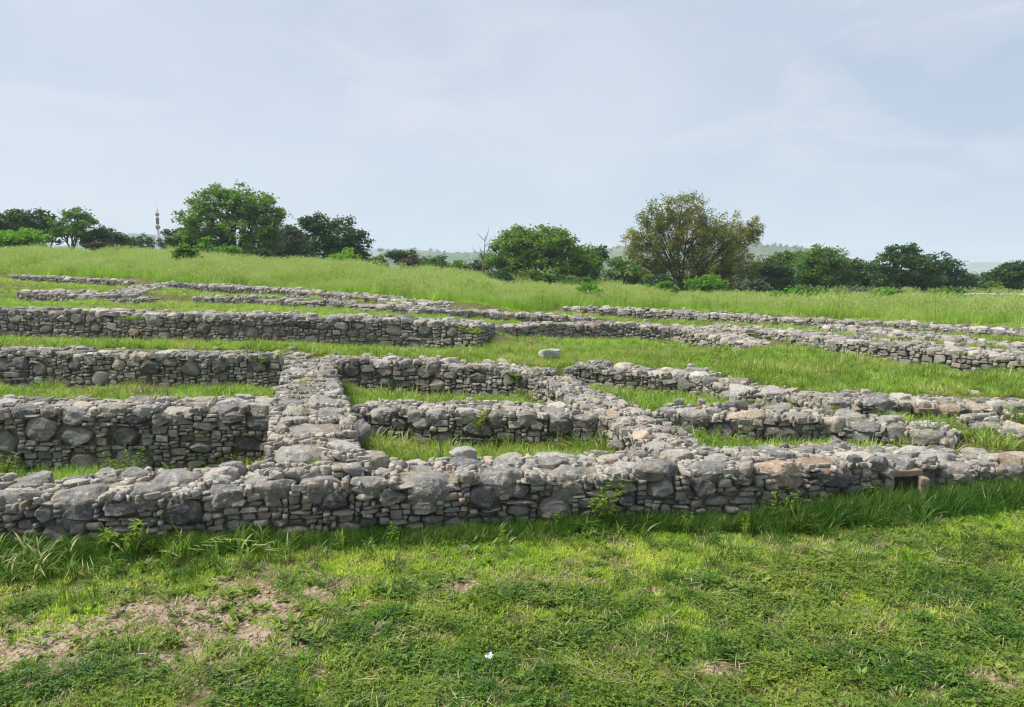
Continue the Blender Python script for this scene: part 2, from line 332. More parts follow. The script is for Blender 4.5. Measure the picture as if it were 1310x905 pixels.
# bare earth patches of the lawn (x, y, rx, ry)
DIRT = []
for u, v, ru, rv in [(225, 790, 85, 20), (310, 790, 75, 36), (130, 808, 75, 16), (40, 820, 70, 26), (340, 818, 60, 18), (610, 745, 60, 13), (700, 755, 40, 12), (1045, 690, 50, 8), (1120, 815, 25, 10),
                     (1265, 880, 60, 20), (840, 760, 60, 8), (900, 858, 30, 10), (455, 885, 45, 10), (0, 865, 30, 10), (1150, 700, 60, 6), (720, 742, 60, 8), (400, 862, 30, 7), (1180, 868, 40, 10)]:
    x, y = at(u, v, 0); x2, _ = at(u+ru, v, 0); _, y2 = at(u, v-rv, 0); DIRT.append((x, y, x2-x, y2-y, 1.55 if u < 400 and 770 < v < 840 else .92))
def fbm(x, y, s, seed=0.0):
    o = np.zeros(len(x)); 
    for k, (X, Y) in enumerate(zip(x, y)): o[k] = noise.fractal(Vector((X*s, Y*s, seed)), 1.0, 2.0, 3)
    return o
def dirt(x, y):
    m = np.zeros(len(x))
    for cx, cy, rx, ry, q in DIRT: m = np.maximum(m, q-.7*np.sqrt(((x-cx)/rx)**2+((y-cy)/ry)**2))
    return m
# ------------------------------------------------------------------ ground
def build_ground():
    na, nl = len(GA), len(GL)
    Y = np.exp(gl); X = ga*Y
    V = np.stack([X.ravel(), Y.ravel(), GZ.ravel()], 1)
    idx = np.arange(na*nl).reshape(nl, na)
    Fq = np.stack([idx[:-1, :-1].ravel(), idx[:-1, 1:].ravel(), idx[1:, 1:].ravel(), idx[1:, :-1].ravel()], 1)
    n0 = len(V)
    back = np.stack([GA*1.2*12, np.full(na, -60.0), np.full(na, 0.0)], 1)
    V = np.concatenate([V, back]); b = np.arange(n0, n0+na)
    Fq = np.concatenate([Fq, np.stack([b[:-1], b[1:], idx[0, 1:], idx[0, :-1]], 1)])
    m, nt, o = newmat('ground'); L = nt.links.new
    geo = N(nt, 'ShaderNodeNewGeometry')
    def noi(s, d=6.0, r=.6):
        n = N(nt, 'ShaderNodeTexNoise', Scale=s, Detail=d, Roughness=r); L(geo.outputs['Position'], n.inputs['Vector']); return n.outputs['Fac']
    n1, n2, n3 = noi(2.2), noi(14.0), noi(70.0, 3.0)
    at_ = N(nt, 'ShaderNodeAttribute', attribute_name='dirt')
    soil = ramp(nt, [(.3, (.17, .12, .08)), (.46, (.33, .25, .175)), (.56, (.40, .315, .23)), (.72, (.50, .41, .31))]); L(n2, soil.inputs[0])
    grs = ramp(nt, [(.3, (.06, .065, .025)), (.5, (.12, .125, .045)), (.72, (.23, .19, .11))]); L(n2, grs.inputs[0])
    f = N(nt, 'ShaderNodeMapRange'); L(math_(nt, 'ADD', at_.outputs['Fac'], math_(nt, 'MULTIPLY', math_(nt, 'SUBTRACT', n1, .5), 1.2)), f.inputs[0])
    f.inputs[1].default_value = .15; f.inputs[2].default_value = .7
    c = mixc(nt, f.outputs[0], grs.outputs[0], soil.outputs[0])
    p = N(nt, 'ShaderNodeBsdfPrincipled', Roughness=.95); p.inputs['Specular IOR Level'].default_value = .1; L(c, p.inputs['Base Color'])
    vo = N(nt, 'ShaderNodeTexVoronoi', Scale=28.0); L(geo.outputs['Position'], vo.inputs['Vector'])
    h = math_(nt, 'ADD', math_(nt, 'ADD', n2, math_(nt, 'MULTIPLY', vo.outputs['Distance'], .4)), math_(nt, 'MULTIPLY', n3, .5)); b_ = N(nt, 'ShaderNodeBump', Strength=1.0, Distance=.05); L(h, b_.inputs['Height']); L(b_.outputs[0], p.inputs['Normal'])
    L(p.outputs[0], o.inputs[0])
    me = mesh('ground', V, Fq, m, True)
    a = me.attributes.new('dirt', 'FLOAT', 'POINT'); d = dirt(V[:, 0], V[:, 1]); d[V[:, 1] > 5.4] = .1
    a.data.foreach_set('value', d.astype(np.float32))
    tag(link('ground', me), kind='structure')
build_ground()

# ------------------------------------------------------------------ stones
def ico(sub):
    bm = bmesh.new(); bmesh.ops.create_icosphere(bm, subdivisions=sub, radius=1)
    V = np.array([v.co[:] for v in bm.verts]); Fc = np.array([[v.index for v in f.verts] for f in bm.faces]); bm.free(); return V, Fc
ICO = {k: ico(k) for k in (2, 3, 4)}
def rock_shape(seed, sub, boxy):
    r = np.random.default_rng(seed); D, Fc = ICO[sub]
    pl = []
    n = r.integers(5, 8); a0 = r.uniform(0, 6.28)
    for i in range(n):
        a = a0+i*2*math.pi/n+r.uniform(-.32, .32); t = r.uniform(-.25, .35)
        pl.append((np.array([math.cos(a), -t, math.sin(a)]), r.uniform(.78, 1.0)))
    if boxy:
        for v in ((0, 1), (0, -1), (1, 0), (-1, 0)): pl.append((np.array([v[0]+r.uniform(-.12, .12), r.uniform(-.15, .15), v[1]+r.uniform(-.12, .12)]), r.uniform(.74, .85)))
    pl.append((np.array([r.uniform(-.22, .22), -1, r.uniform(-.22, .22)]), r.uniform(.55, .75)))
    for _ in range(3): pl.append((np.array([r.uniform(-1, 1), r.uniform(-1, -.4), r.uniform(-1, 1)]), r.uniform(.72, .95)))
    pl.append((np.array([0, 1.0, 0]), .8))
    inv = np.zeros(len(D)); k = 30.0
    for nn, h in pl:
        nn = nn/np.linalg.norm(nn); q = np.maximum(D@nn, 0)/h; inv += q**k
    R = inv**(-1/k); V = D*R[:, None]
    off = Vector((seed*3.1, seed*1.7, 0))
    for i in range(len(V)):
        p = Vector(V[i]); q = noise.noise(p*1.7+off)*.10+noise.noise(p*4.2+off)*.05+noise.noise(p*9+off)*.035
        V[i] *= 1+q
    lo, hi = V.min(0), V.max(0); V = (V-(lo+hi)/2)/(hi-lo)
    return V, Fc
NB = 16
def chip_shape(seed):
    r = random.Random(seed); bm = bmesh.new(); bmesh.ops.create_cube(bm, size=1)
    for v in bm.verts: v.co += Vector([r.uniform(-.17, .17) for _ in range(3)])
    bmesh.ops.bevel(bm, geom=bm.edges[:], offset=.085, segments=1, affect='EDGES'); bmesh.ops.triangulate(bm, faces=bm.faces)
    return finish(bm)
def hull_shape(seed, fine):
    r = random.Random(seed); bm = bmesh.new(); n = r.randint(5, 8); a0 = r.uniform(0, 6.28); sq = r.uniform(.25, .7)
    for y, sc_ in ((-.5, r.uniform(.6, .8)), (-.2, 1.0), (.5, .8)):
        for i in range(n):
            a = a0+i*2*math.pi/n+r.uniform(-.25, .25); c, q = math.cos(a), math.sin(a); m = (abs(c)**4+abs(q)**4)**-.25*sq+(1-sq)
            bm.verts.new(Vector((c*m*sc_*r.uniform(.85, 1.05), y+r.uniform(-.12, .12), q*m*sc_*r.uniform(.85, 1.05))))
    h = bmesh.ops.convex_hull(bm, input=bm.verts[:]); bmesh.ops.delete(bm, geom=[v for v in bm.verts if not v.link_faces], context='VERTS')
    bmesh.ops.dissolve_limit(bm, angle_limit=math.radians(14), verts=bm.verts[:], edges=bm.edges[:])
    bmesh.ops.bevel(bm, geom=bm.edges[:], offset=.05, segments=1, affect='EDGES', clamp_overlap=True)
    bmesh.ops.triangulate(bm, faces=bm.faces)
    if fine:
        for _ in range(3):
            es = [e for e in bm.edges if e.calc_length() > .17]
            if not es: break
            bmesh.ops.subdivide_edges(bm, edges=es, cuts=1); bmesh.ops.triangulate(bm, faces=[f for f in bm.faces if len(f.verts) > 3])
        off = Vector((seed*2.3, 0, seed))
        for v in bm.verts: v.co *= 1+noise.noise(v.co*2.2+off)*.07+noise.noise(v.co*6+off)*.045+noise.noise(v.co*14+off)*.02
    return finish(bm)
def finish(bm):
    bm.verts.ensure_lookup_table(); bmesh.ops.recalc_face_normals(bm, faces=bm.faces[:]); bm.verts.index_update()
    V = np.array([v.co[:] for v in bm.verts]); Fc = np.array([[v.index for v in f.verts] for f in bm.faces]); bm.free()
    lo, hi = V.min(0), V.max(0); return (V-(lo+hi)/2)/(hi-lo), Fc
SHP = {1: [chip_shape(40+i) for i in range(NB)], 2: [hull_shape(70+i, False) for i in range(NB)],
       3: [rock_shape(11+i, 3, i % 3 != 0) if i % 3 == 0 else hull_shape(70+i, True) for i in range(NB)],
       4: [rock_shape(11+i, 4, i % 3 != 0) if i % 3 == 0 else hull_shape(170+i, True) for i in range(NB)]}
ME = {sub: [mesh('stone_shape', V, Fc, M_STONE, True) for V, Fc in SHP[sub]] for sub in (1, 2, 3, 4)}
for sub in ME:
    for me in ME[sub]: me.set_sharp_from_angle(angle=math.radians({1: 5, 2: 5, 3: 18, 4: 14}[sub]))

def pack(Lm, Hfun, Hmax, c, big, bw, sw, sh, rnd, asp=(.5, .85), tf=30):
    """greedy packing of a wall face: boulders first, small flat stones in between"""
    ns, nh = max(2, int(Lm/c)), max(2, int(Hmax/c)+1)
    occ = np.zeros((nh, ns), bool)
    for i in range(ns): occ[max(0, int(Hfun((i+.5)*c)/c)):, i] = True
    out = []
    tries = int(Lm*Hmax*big*tf)
    for tr in range(tries):
        f = (tr/tries)**.6; hi = bw[1]*(1-f)+bw[0]*f; w = rnd.uniform(max(bw[0]*.7, hi*.7), hi); h = w*rnd.uniform(*asp)
        a, b = max(2, int(w/c)), max(2, int(h/c))
        if a >= ns or b >= nh: continue
        i = rnd.randrange(0, ns-a); j = rnd.randrange(0, max(1, nh-b)+1) if rnd.random() < .5 else max(0, int(Hfun((i+a/2)*c)/c)-b-rnd.choice((0, 0, 1)))
        if j+b > nh or occ[j:j+b, max(0, i-1):i+a+1].any(): continue
        occ[j:j+b, i:i+a] = True; out.append((i*c, (i+a)*c, j*c, (j+b)*c, 1))
    for j in range(nh):
        i = 0
        while i < ns:
            if occ[j, i]: i += 1; continue
            w = max(1, int(rnd.uniform(*sw)/c)); h = max(1, int(rnd.uniform(*sh)/c+.5))
            q_ = rnd.random()
            if q_ < .3: w = int(w*1.5)+1; h = int(h*1.6)+1
            elif q_ < .38: w = int(w*1.8); h = int(h*2.2)+1
            e = i
            while e < ns and not occ[j, e] and e-i < w+2: e += 1
            run = e-i
            if run > w+1: run = w
            elif run*c > 1.5*sw[0] and rnd.random() < .45: run = max(1, int(run*rnd.uniform(.35, .65)))
            h = max(1, min(h, int(run*.8+.5)))
            hh = 1
            while hh < h and j+hh < nh and not occ[j+hh, i:i+run].any(): hh += 1
            occ[j:j+hh, i:i+run] = True
            if run*c > .02: out.append((i*c, (i+run)*c, j*c, (j+hh)*c, 0))
            i += run
    return out

class Joiner:
    def __init__(s): s.V = []; s.F = []; s.C = []; s.n = 0
    def add(s, V, Fc, col):
        s.V.append(V); s.F.append(Fc+s.n); s.C.append(np.tile(col, (len(V), 1))); s.n += len(V)
    def build(s, name, parent, loc, mat, label=None):
        if not s.V: return
        me = mesh(name, np.concatenate(s.V)-np.array(loc), np.concatenate(s.F), mat, False)
        a = me.attributes.new('tone', 'FLOAT_COLOR', 'POINT'); a.data.foreach_set('color', np.concatenate(s.C).astype(np.float32).ravel())
        o = link(name, me, parent); o['kind'] = 'stuff'
        if label: o['label'] = label
        return o
NST = 0
def build_wall(w):
    global NST
    rnd = random.Random(w['n']); T, Lw, S = w['T'], w['L'], w['s']
    ymean = w['cen'][:, 1].mean(); near = ymean < 12
    c = .02 if near else (.03 if ymean < 16 else .045)
    k = w.get('sm', None)
    sw, sh = ((.06, .19), (.03, .06)) if near else (((.09, .24), (.045, .09)) if ymean < 22 else ((.12, .28), (.07, .13)))
    sx = lambda arr, s: float(np.interp(s, S, arr))
    seed = rnd.uniform(0, 99)
    def topz(s): return sx(w['zt'], s)+w['rug']*(noise.noise(Vector((s*1.7, seed, 0)))*1.6+noise.noise(Vector((s*5, seed, 3)))*.8)
    def frame(s):
        p = np.array([sx(w['cen'][:, 0], s), sx(w['cen'][:, 1], s)]); t = np.array([sx(w['tan'][:, 0], s), sx(w['tan'][:, 1], s)]); t /= np.linalg.norm(t)
        return p, t, np.array([t[1], -t[0]])
    p0, _, _ = frame(Lw/2); root_loc = (float(p0[0]), float(p0[1]), float(min(sx(w['zf'], Lw/2), sx(w['zb'], Lw/2))))
    # mortar core
    V = []; Q = []; n = max(3, int(Lw/.09)); cols = 13; hw = T/2-.085
    for i in range(n+1):
        s = Lw*i/n; s_ = min(max(s, .04), Lw-.04); p, t, nn = frame(s_); z1 = topz(s)-.06; zf = sx(w['zf'], s)-.25; zb = sx(w['zb'], s)-.25
        prof = [(1, zf), (1, zf+(z1-zf)*.33), (1, zf+(z1-zf)*.66), (.985, z1-.02), (.9, z1), (.55, z1+.01), (.2, z1+.015), (-.2, z1+.015), (-.55, z1+.01), (-.9, z1), (-.985, z1-.02), (-1, zb+(z1-zb)*.5), (-1, zb)]
        for q, z in prof:
            d = noise.noise(Vector((s*6, q*3+seed, z*7)))*.035
            off = q*(hw+d*.6); V.append((p[0]+nn[0]*off, p[1]+nn[1]*off, z+(d if abs(q) < .97 else 0)))
    for i in range(n):
        for j in range(cols-1):
            a = i*cols+j; Q.append((a, a+1, a+cols+1, a+cols))
    Q = np.array(Q)
    me = mesh('stone_wall', np.array(V)-np.array(root_loc), Q, M_MORTAR, True)
    bm = bmesh.new(); bm.from_mesh(me); bm.verts.ensure_lookup_table()
    bm.faces.new([bm.verts[j] for j in range(cols)]); bm.faces.new([bm.verts[n*cols+j] for j in range(cols)][::-1])
    bmesh.ops.recalc_face_normals(bm, faces=bm.faces); bm.to_mesh(me); bm.free()
    root = link('stone_wall', me, loc=root_loc); tag(root, w['label'], 'wall', 'low rubble stone walls of the ruin', 'thing')
    # stones
    st = []       # (apparent px, matrix(3x3 cols scaled), pos, colour, big)
    def add(pos, t3, n3, up3, w_, d_, h_, light, cls, hero=True, low=False):
        tone = rnd.choice((rnd.uniform(.0, .26), rnd.uniform(.1, .4), rnd.uniform(.3, .7))) if cls else rnd.choice((rnd.uniform(.1, .5), rnd.uniform(.4, .78), rnd.uniform(.5, .95)))
        if cls and rnd.random() < .06: tone = rnd.uniform(.78, .96)
        M = np.stack([t3*w_, -n3*d_, up3*h_], 1)
        st.append((max(w_, h_)*FPX/max(pos[1], 1), M, np.array(pos), (tone, light, rnd.random(), 1), hero, rnd.randrange(NB), cls))
    Hbase = .1
    def face(sgn, zz, hero):
        Hmax = max(topz(s)-sx(zz, s) for s in np.linspace(0, Lw, 60))+Hbase
        Hf = lambda s: topz(s)-sx(zz, s)+Hbase-.05
        cc = c if hero else max(c, .03)
        for s0, s1, z0, z1, cls in pack(Lw, Hf, Hmax, cc, w['big'], w['bw'], sw if hero else (.12, .26), sh if hero else (.07, .13), rnd):
            s = (s0+s1)/2; z = (z0+z1)/2; zw = sx(zz, s)-Hbase+z
            p, t, nn = frame(s); nn = nn*sgn; ww, hh = s1-s0, z1-z0
            if sgn > 0 and any(a-ww*.35 < p[0] < b+ww*.35 and c0-hh/2 < zw < c1+hh*.3 for a, b, c0, c1 in w.get('holes', ())): continue
            dp = (rnd.uniform(.2, .3) if cls else rnd.uniform(.09, .15)); pr = rnd.uniform(.0, .045) if cls else rnd.uniform(-.035, .02)
            ang = rnd.uniform(-.1, .1) if cls else rnd.uniform(-.16, .16); t3 = np.array([t[0], t[1], 0]); up = np.array([0, 0, 1.0]); n3 = np.array([nn[0], nn[1], rnd.uniform(-.08, .12)]); n3 /= np.linalg.norm(n3)
            t3r = t3*math.cos(ang)+up*math.sin(ang); upr = up*math.cos(ang)-t3*math.sin(ang)
            q = T/2-dp/2+pr
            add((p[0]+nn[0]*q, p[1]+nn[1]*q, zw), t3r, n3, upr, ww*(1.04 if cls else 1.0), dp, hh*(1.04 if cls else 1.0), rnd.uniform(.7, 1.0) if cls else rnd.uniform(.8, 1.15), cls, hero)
    face(1, w['zf'], w['n'] not in ())
    face(-1, w['zb'], w.get('kind') == 'C')
    for s_end, sg in ((0.0, -1), (Lw, 1)):
        p, t, nn = frame(s_end); zb_ = min(sx(w['zf'], s_end), sx(w['zb'], s_end))
        for a0, a1, z0, z1, cls in pack(T, lambda s: topz(s_end)-zb_+.05, topz(s_end)-zb_+.06, max(c, .03), w['big'], w['bw'], (.09, .2), (.06, .11), rnd):
            q = (a0+a1)/2-T/2; dp = .14
            add((p[0]+nn[0]*q-t[0]*sg*(dp/2-.03), p[1]+nn[1]*q-t[1]*sg*(dp/2-.03), zb_-.05+(z0+z1)/2), np.array([nn[0], nn[1], 0])*sg, np.array([t[0]*sg, t[1]*sg, 0]), np.array([0, 0, 1.0]), a1-a0, dp, z1-z0, 1.0, cls)
    # top
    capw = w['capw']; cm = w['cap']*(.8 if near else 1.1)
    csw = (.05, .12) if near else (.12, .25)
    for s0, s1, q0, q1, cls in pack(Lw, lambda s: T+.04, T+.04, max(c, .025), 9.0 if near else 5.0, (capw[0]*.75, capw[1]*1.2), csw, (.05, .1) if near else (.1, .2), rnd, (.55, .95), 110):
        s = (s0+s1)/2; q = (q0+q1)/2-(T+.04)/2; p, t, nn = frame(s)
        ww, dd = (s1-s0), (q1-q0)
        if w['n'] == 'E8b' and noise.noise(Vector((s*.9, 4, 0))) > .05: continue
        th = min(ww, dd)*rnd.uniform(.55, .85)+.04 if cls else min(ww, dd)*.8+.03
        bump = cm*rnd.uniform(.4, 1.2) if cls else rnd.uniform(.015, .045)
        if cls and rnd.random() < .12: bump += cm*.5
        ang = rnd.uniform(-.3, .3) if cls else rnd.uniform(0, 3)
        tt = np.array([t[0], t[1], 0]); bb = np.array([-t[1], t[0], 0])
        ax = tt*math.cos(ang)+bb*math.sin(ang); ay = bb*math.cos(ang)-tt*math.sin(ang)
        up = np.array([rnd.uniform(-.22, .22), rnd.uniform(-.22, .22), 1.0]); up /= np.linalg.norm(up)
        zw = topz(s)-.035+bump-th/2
        add((p[0]+nn[0]*q, p[1]+nn[1]*q, zw), ax, up, -ay, ww*1.02, th, dd*1.02, rnd.uniform(1.0, 1.4) if cls else rnd.uniform(1.0, 1.4), cls, True, False)  # top stones paler than face stones: weathering, plus overhead light put into the tone
    if w['n'] != 'F':
        for _ in range(int(Lw*(2.2 if near else 1.2))):
            s = rnd.uniform(.1, Lw-.1); sg = rnd.choice((1, 1, -1)); p, t, nn = frame(s); q = (T/2+abs(rnd.gauss(0, .14))+.03)*sg; d_ = rnd.uniform(.06, .17)*(1 if near else 1.3)
            a = rnd.uniform(0, 6.28); ax = np.array([math.cos(a), math.sin(a), 0]); ay = np.array([-math.sin(a), math.cos(a), 0]); zz = w['zf'] if sg > 0 else w['zb']
            add((p[0]+nn[0]*q, p[1]+nn[1]*q, sx(zz, s)+d_*.12), ax, np.array([0, 0, 1.0]), -ay, d_*1.3, d_*.7, d_, rnd.uniform(1, 1.4), True, False)
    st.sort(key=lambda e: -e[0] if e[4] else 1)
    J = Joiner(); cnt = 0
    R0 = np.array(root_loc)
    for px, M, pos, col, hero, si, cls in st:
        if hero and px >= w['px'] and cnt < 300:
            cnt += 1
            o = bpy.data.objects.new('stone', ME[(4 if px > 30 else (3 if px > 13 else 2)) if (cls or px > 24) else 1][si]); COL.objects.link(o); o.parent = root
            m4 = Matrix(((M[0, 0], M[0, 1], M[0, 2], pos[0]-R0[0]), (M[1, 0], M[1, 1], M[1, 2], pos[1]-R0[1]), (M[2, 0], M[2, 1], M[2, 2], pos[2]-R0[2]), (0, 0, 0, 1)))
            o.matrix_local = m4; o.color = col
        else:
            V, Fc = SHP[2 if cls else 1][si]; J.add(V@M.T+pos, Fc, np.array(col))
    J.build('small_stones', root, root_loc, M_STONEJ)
    NST += cnt
    return root
ROOT = {w['n']: build_wall(w) for w in WALLS}
print('individual stones', NST)

def rock_obj(name, V, Fc, loc, rot, dims, col, parent=None, sub=4, shape=3):
    o = bpy.data.objects.new(name, ME[sub][shape]); COL.objects.link(o); o.location = loc; o.rotation_euler = rot; o.scale = dims; o.color = col
    if parent: o.parent = parent
    return o
x, y = at(455, 556, .42)
tag(rock_obj('boulder', 0, 0, (x, y-.02, .44), (.3, .25, -.5), (.24, .3, .27), (.22, 1.35, .3, 1), shape=4), 'smooth grey boulder perched on the right edge of the spine wall', 'boulder')
x, y = at(704, 454, .55)
def slab_mesh(name, dx, dy, dz, mat, seed):
    bm = bmesh.new(); bmesh.ops.create_cube(bm, size=1); bmesh.ops.scale(bm, vec=(dx, dy, dz), verts=bm.verts)
    bmesh.ops.bevel(bm, geom=bm.edges[:], offset=min(dx, dy, dz)*.09, segments=2, affect='EDGES')
    bmesh.ops.subdivide_edges(bm, edges=[e for e in bm.edges if e.calc_length() > min(dx, dy, dz)*.6], cuts=3, use_grid_fill=True)
    for v in bm.verts: v.co += Vector((noise.noise(v.co*9+Vector((seed, 0, 0))), noise.noise(v.co*9+Vector((0, seed, 0))), noise.noise(v.co*9+Vector((0, 0, seed)))))*min(dx, dy, dz)*.2
    me = bpy.data.meshes.new(name); bm.to_mesh(me); bm.free(); me.materials.append(mat); return me
o = link('stone_block', slab_mesh('stone_block', .36, .3, .16, M_STONE, 3), loc=(x, y+.1, .56)); o.color = (.5, 1.25, .4, 1); o.rotation_euler = (0, .02, .25)
tag(o, 'pale squared stone block lying on the grass between the meadow and broken wall', 'stone block')
# drain openings: lintel and jambs belong to their walls
M_DARK = soil_like('drain_shade', [(.02, .015, .01), (.035, .028, .02), (.05, .04, .03)], 12.0)  # near-black colour for the shade inside the drains, on a solid box
def on_wall(par, name, u, v, zt, dims, col, out_=.0, rz=.15):
    x, y = at(u, v, zt); P = par.location
    o = link(name, slab_mesh(name, *dims, M_STONE, u*.01), par, (x-P[0], y+dims[1]/2-.015-P[1], zt-P[2])); o.rotation_euler = (0, 0, rz); o.color = col; return o
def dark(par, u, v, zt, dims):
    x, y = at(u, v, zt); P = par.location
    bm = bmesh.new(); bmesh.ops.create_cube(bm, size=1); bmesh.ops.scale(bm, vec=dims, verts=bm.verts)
    me = bpy.data.meshes.new('drain_opening_shade'); bm.to_mesh(me); bm.free(); me.materials.append(M_DARK)
    o = link('drain_opening_shade', me, par, (x-P[0], y+dims[1]/2+.035-P[1], zt-P[2])); o.rotation_euler = (0, 0, .15)
Fr = ROOT['F']
on_wall(Fr, 'lintel', 1159, 606, .29, (.29, .16, .055), (.9, .9, .4, 1), .05)['label'] = 'brown stone lintel over the drain'
on_wall(Fr, 'jamb', 1137, 624, .17, (.075, .14, .18), (.9, 1.15, .7, 1), .04)
on_wall(Fr, 'jamb', 1182, 622, .19, (.075, .14, .14), (.9, 1.0, .2, 1), .04)
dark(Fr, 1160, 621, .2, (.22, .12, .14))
on_wall(Fr, 'block', 1320, 596, .28, (.26, .3, .15), (.9, 1.25, .6, 1), .0)
Rr = ROOT['R']
on_wall(Rr, 'lintel', 1185, 526, .38, (.24, .16, .06), (.93, .9, .4, 1), .06)['label'] = 'brown stone lintel over the drain'
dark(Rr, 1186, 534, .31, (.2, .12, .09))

# ------------------------------------------------------------------ vegetation prototypes
M_GRASS = leaf_mat('grass_blade', [(.085, .16, .022), (.19, .31, .045), (.33, .43, .10)], (.36, .36, .11), .8, .4, .6, .45, .62)
M_GRASSD = leaf_mat('grass_blade_deep', [(.018, .065, .008), (.042, .12, .015), (.09, .19, .025)], (.10, .17, .03), 1.2)  # deep green, with the shade between dense blades put into the colour
M_LAWN = leaf_mat('lawn_blade', [(.15, .27, .02), (.30, .45, .05), (.46, .56, .10)], (.50, .53, .12), 1.1, .5)
M_CLOVER = leaf_mat('clover_leaf', [(.018, .06, .012), (.06, .14, .02), (.17, .27, .04)], (.21, .27, .04), 1.6, .25, .4)
M_STRAW = leaf_mat('straw', [(.24, .2, .10), (.34, .3, .16), (.46, .41, .25)], None, 1, .1)
M_FIELD = leaf_mat('field_grass', [(.13, .29, .018), (.24, .45, .035), (.36, .54, .08)], (.42, .52, .14), .12, .35, .7, .42, .62)
M_SEED = leaf_mat('seed_head', [(.24, .32, .09), (.32, .40, .13), (.40, .42, .17)], None, 1, .3)
M_MAIZE = leaf_mat('broad_blade', [(.06, .14, .015), (.11, .2, .03), (.2, .27, .05)], None, 1, .4, .45)
M_YEL = leaf_mat('weed_leaf', [(.07, .15, .015), (.14, .23, .03), (.30, .32, .05)], None, 1, .4)
M_BRUSH = leaf_mat('dry_brush', [(.1, .06, .04), (.18, .12, .08), (.28, .2, .13)], None, 1, 0)

class Blades:
    def __init__(s): s.V = []; s.F = []; s.m = []
    def blade(s, base, az, lean, length, width, curl, seg=3, mi=0, fold=0.0):
        a = len(s.V); d = np.array([math.cos(az), math.sin(az), 0]); sd = np.array([-math.sin(az), math.cos(az), 0])
        p = np.array(base, float); th = lean
        for i in range(seg+1):
            f = i/seg; wd_ = width*(1-f**1.6)*(.6+.8*min(1, f*3) if i else .7)
            if i == seg: s.V.append(p.copy())
            else: s.V.append(p-sd*wd_/2); s.V.append(p+sd*wd_/2)
            p = p+(d*math.sin(th)+np.array([0, 0, 1])*math.cos(th))*length/seg; th += curl/seg
        for i in range(seg-1): q = a+2*i; s.F.append((q, q+1, q+3, q+2)); s.m.append(mi)
        q = a+2*(seg-1); s.F.append((q, q+1, q+2)); s.m.append(mi)
    def leaf(s, c, az, el, ln, wd_, mi=0):
        d = np.array([math.cos(az)*math.cos(el), math.sin(az)*math.cos(el), math.sin(el)]); sd = np.array([-math.sin(az), math.cos(az), 0]); c = np.array(c, float)
        a = len(s.V); up = np.cross(sd, d)*-1
        s.V += [c, c+d*ln*.45-sd*wd_/2+up*wd_*.15, c+d*ln*.5-up*wd_*.1, c+d*ln*.45+sd*wd_/2+up*wd_*.15, c+d*ln]
        s.F += [(a, a+1, a+2), (a, a+2, a+3), (a+1, a+4, a+2), (a+2, a+4, a+3)]; s.m += [mi]*4
    def obj(s, name, mats, col=None):
        me = bpy.data.meshes.new(name); me.from_pydata([tuple(map(float, v)) for v in s.V], [], s.F)
        for m in mats: me.materials.append(m)
        me.polygons.foreach_set('material_index', s.m); me.polygons.foreach_set('use_smooth', [True]*len(s.F)); me.update()
        o = bpy.data.objects.new(name, me); (col or COL).objects.link(o); return o
def protos(name, n, fn, mats):
    c = bpy.data.collections.new(name)
    for i in range(n):
        b = Blades(); fn(b, random.Random(i*7+len(name))); b.obj(name, mats, c)
    return c
def g_tuft(n, r, h, wd_, curl=1.2, lean=.35, straw=.04, seg=3):
    def fn(b, R):
        for _ in range(n):
            a = R.uniform(0, 6.28); q = r*math.sqrt(R.random()); H = R.uniform(*h)
            b.blade((q*math.cos(a), q*math.sin(a), -.01), a+R.uniform(-1, 1), R.uniform(0, lean)+.1, H, R.uniform(.7, 1.3)*wd_, R.uniform(.2, curl), seg, 1 if R.random() < straw else 0)
    return fn
def clover(b, R):
    for _ in range(34):
        a = R.uniform(0, 6.28); q = .08*math.sqrt(R.random()); z = R.uniform(.012, .045); s_ = R.uniform(.010, .022)
        c = (q*math.cos(a), q*math.sin(a), z)
        k = R.choice((1, 2, 3)); a0 = R.uniform(0, 6.28)
        for i in range(k): b.leaf(c, a0+i*2.09+R.uniform(-.3, .3), R.uniform(-.3, .5), s_, s_*R.uniform(.5, .75))
    for _ in range(10):
        a = R.uniform(0, 6.28); b.blade((.05*math.cos(a), .05*math.sin(a), 0), R.uniform(0, 6), .8, R.uniform(.05, .1), .004, .8, 3, 0)
def maize(b, R):
    for k in range(4):
        bx, by = R.uniform(-.06, .06), R.uniform(-.06, .06); H = R.uniform(.1, .26)
        b.blade((bx, by, 0), R.uniform(0, 6), .1, H, .012, .1, 3)
        for i in range(5):
            a = R.uniform(0, 6.28); z = H*(i+1)/6
            b.blade((bx, by, z), a, .45, R.uniform(.14, .26), R.uniform(.012, .022), R.uniform(.9, 1.9), 5, 1 if R.random() < .06 else 0)
def field(b, R):
    for _ in range(46):
        a = R.uniform(0, 6.28); q = .36*math.sqrt(R.random()); H = R.uniform(.35, .75)
        b.blade((q*math.cos(a), q*math.sin(a), -.03), R.uniform(0, 6), R.uniform(.02, .25), H, .02, R.uniform(.1, .7), 3, 0)
    for _ in range(30):
        a = R.uniform(0, 6.28); q = .38*math.sqrt(R.random()); z = R.uniform(.45, .85)
        for _k in range(4): b.blade((q*math.cos(a), q*math.sin(a), z), R.uniform(0, 6), R.uniform(.2, 1.1), R.uniform(.08, .2), .012, .6, 2, 1)
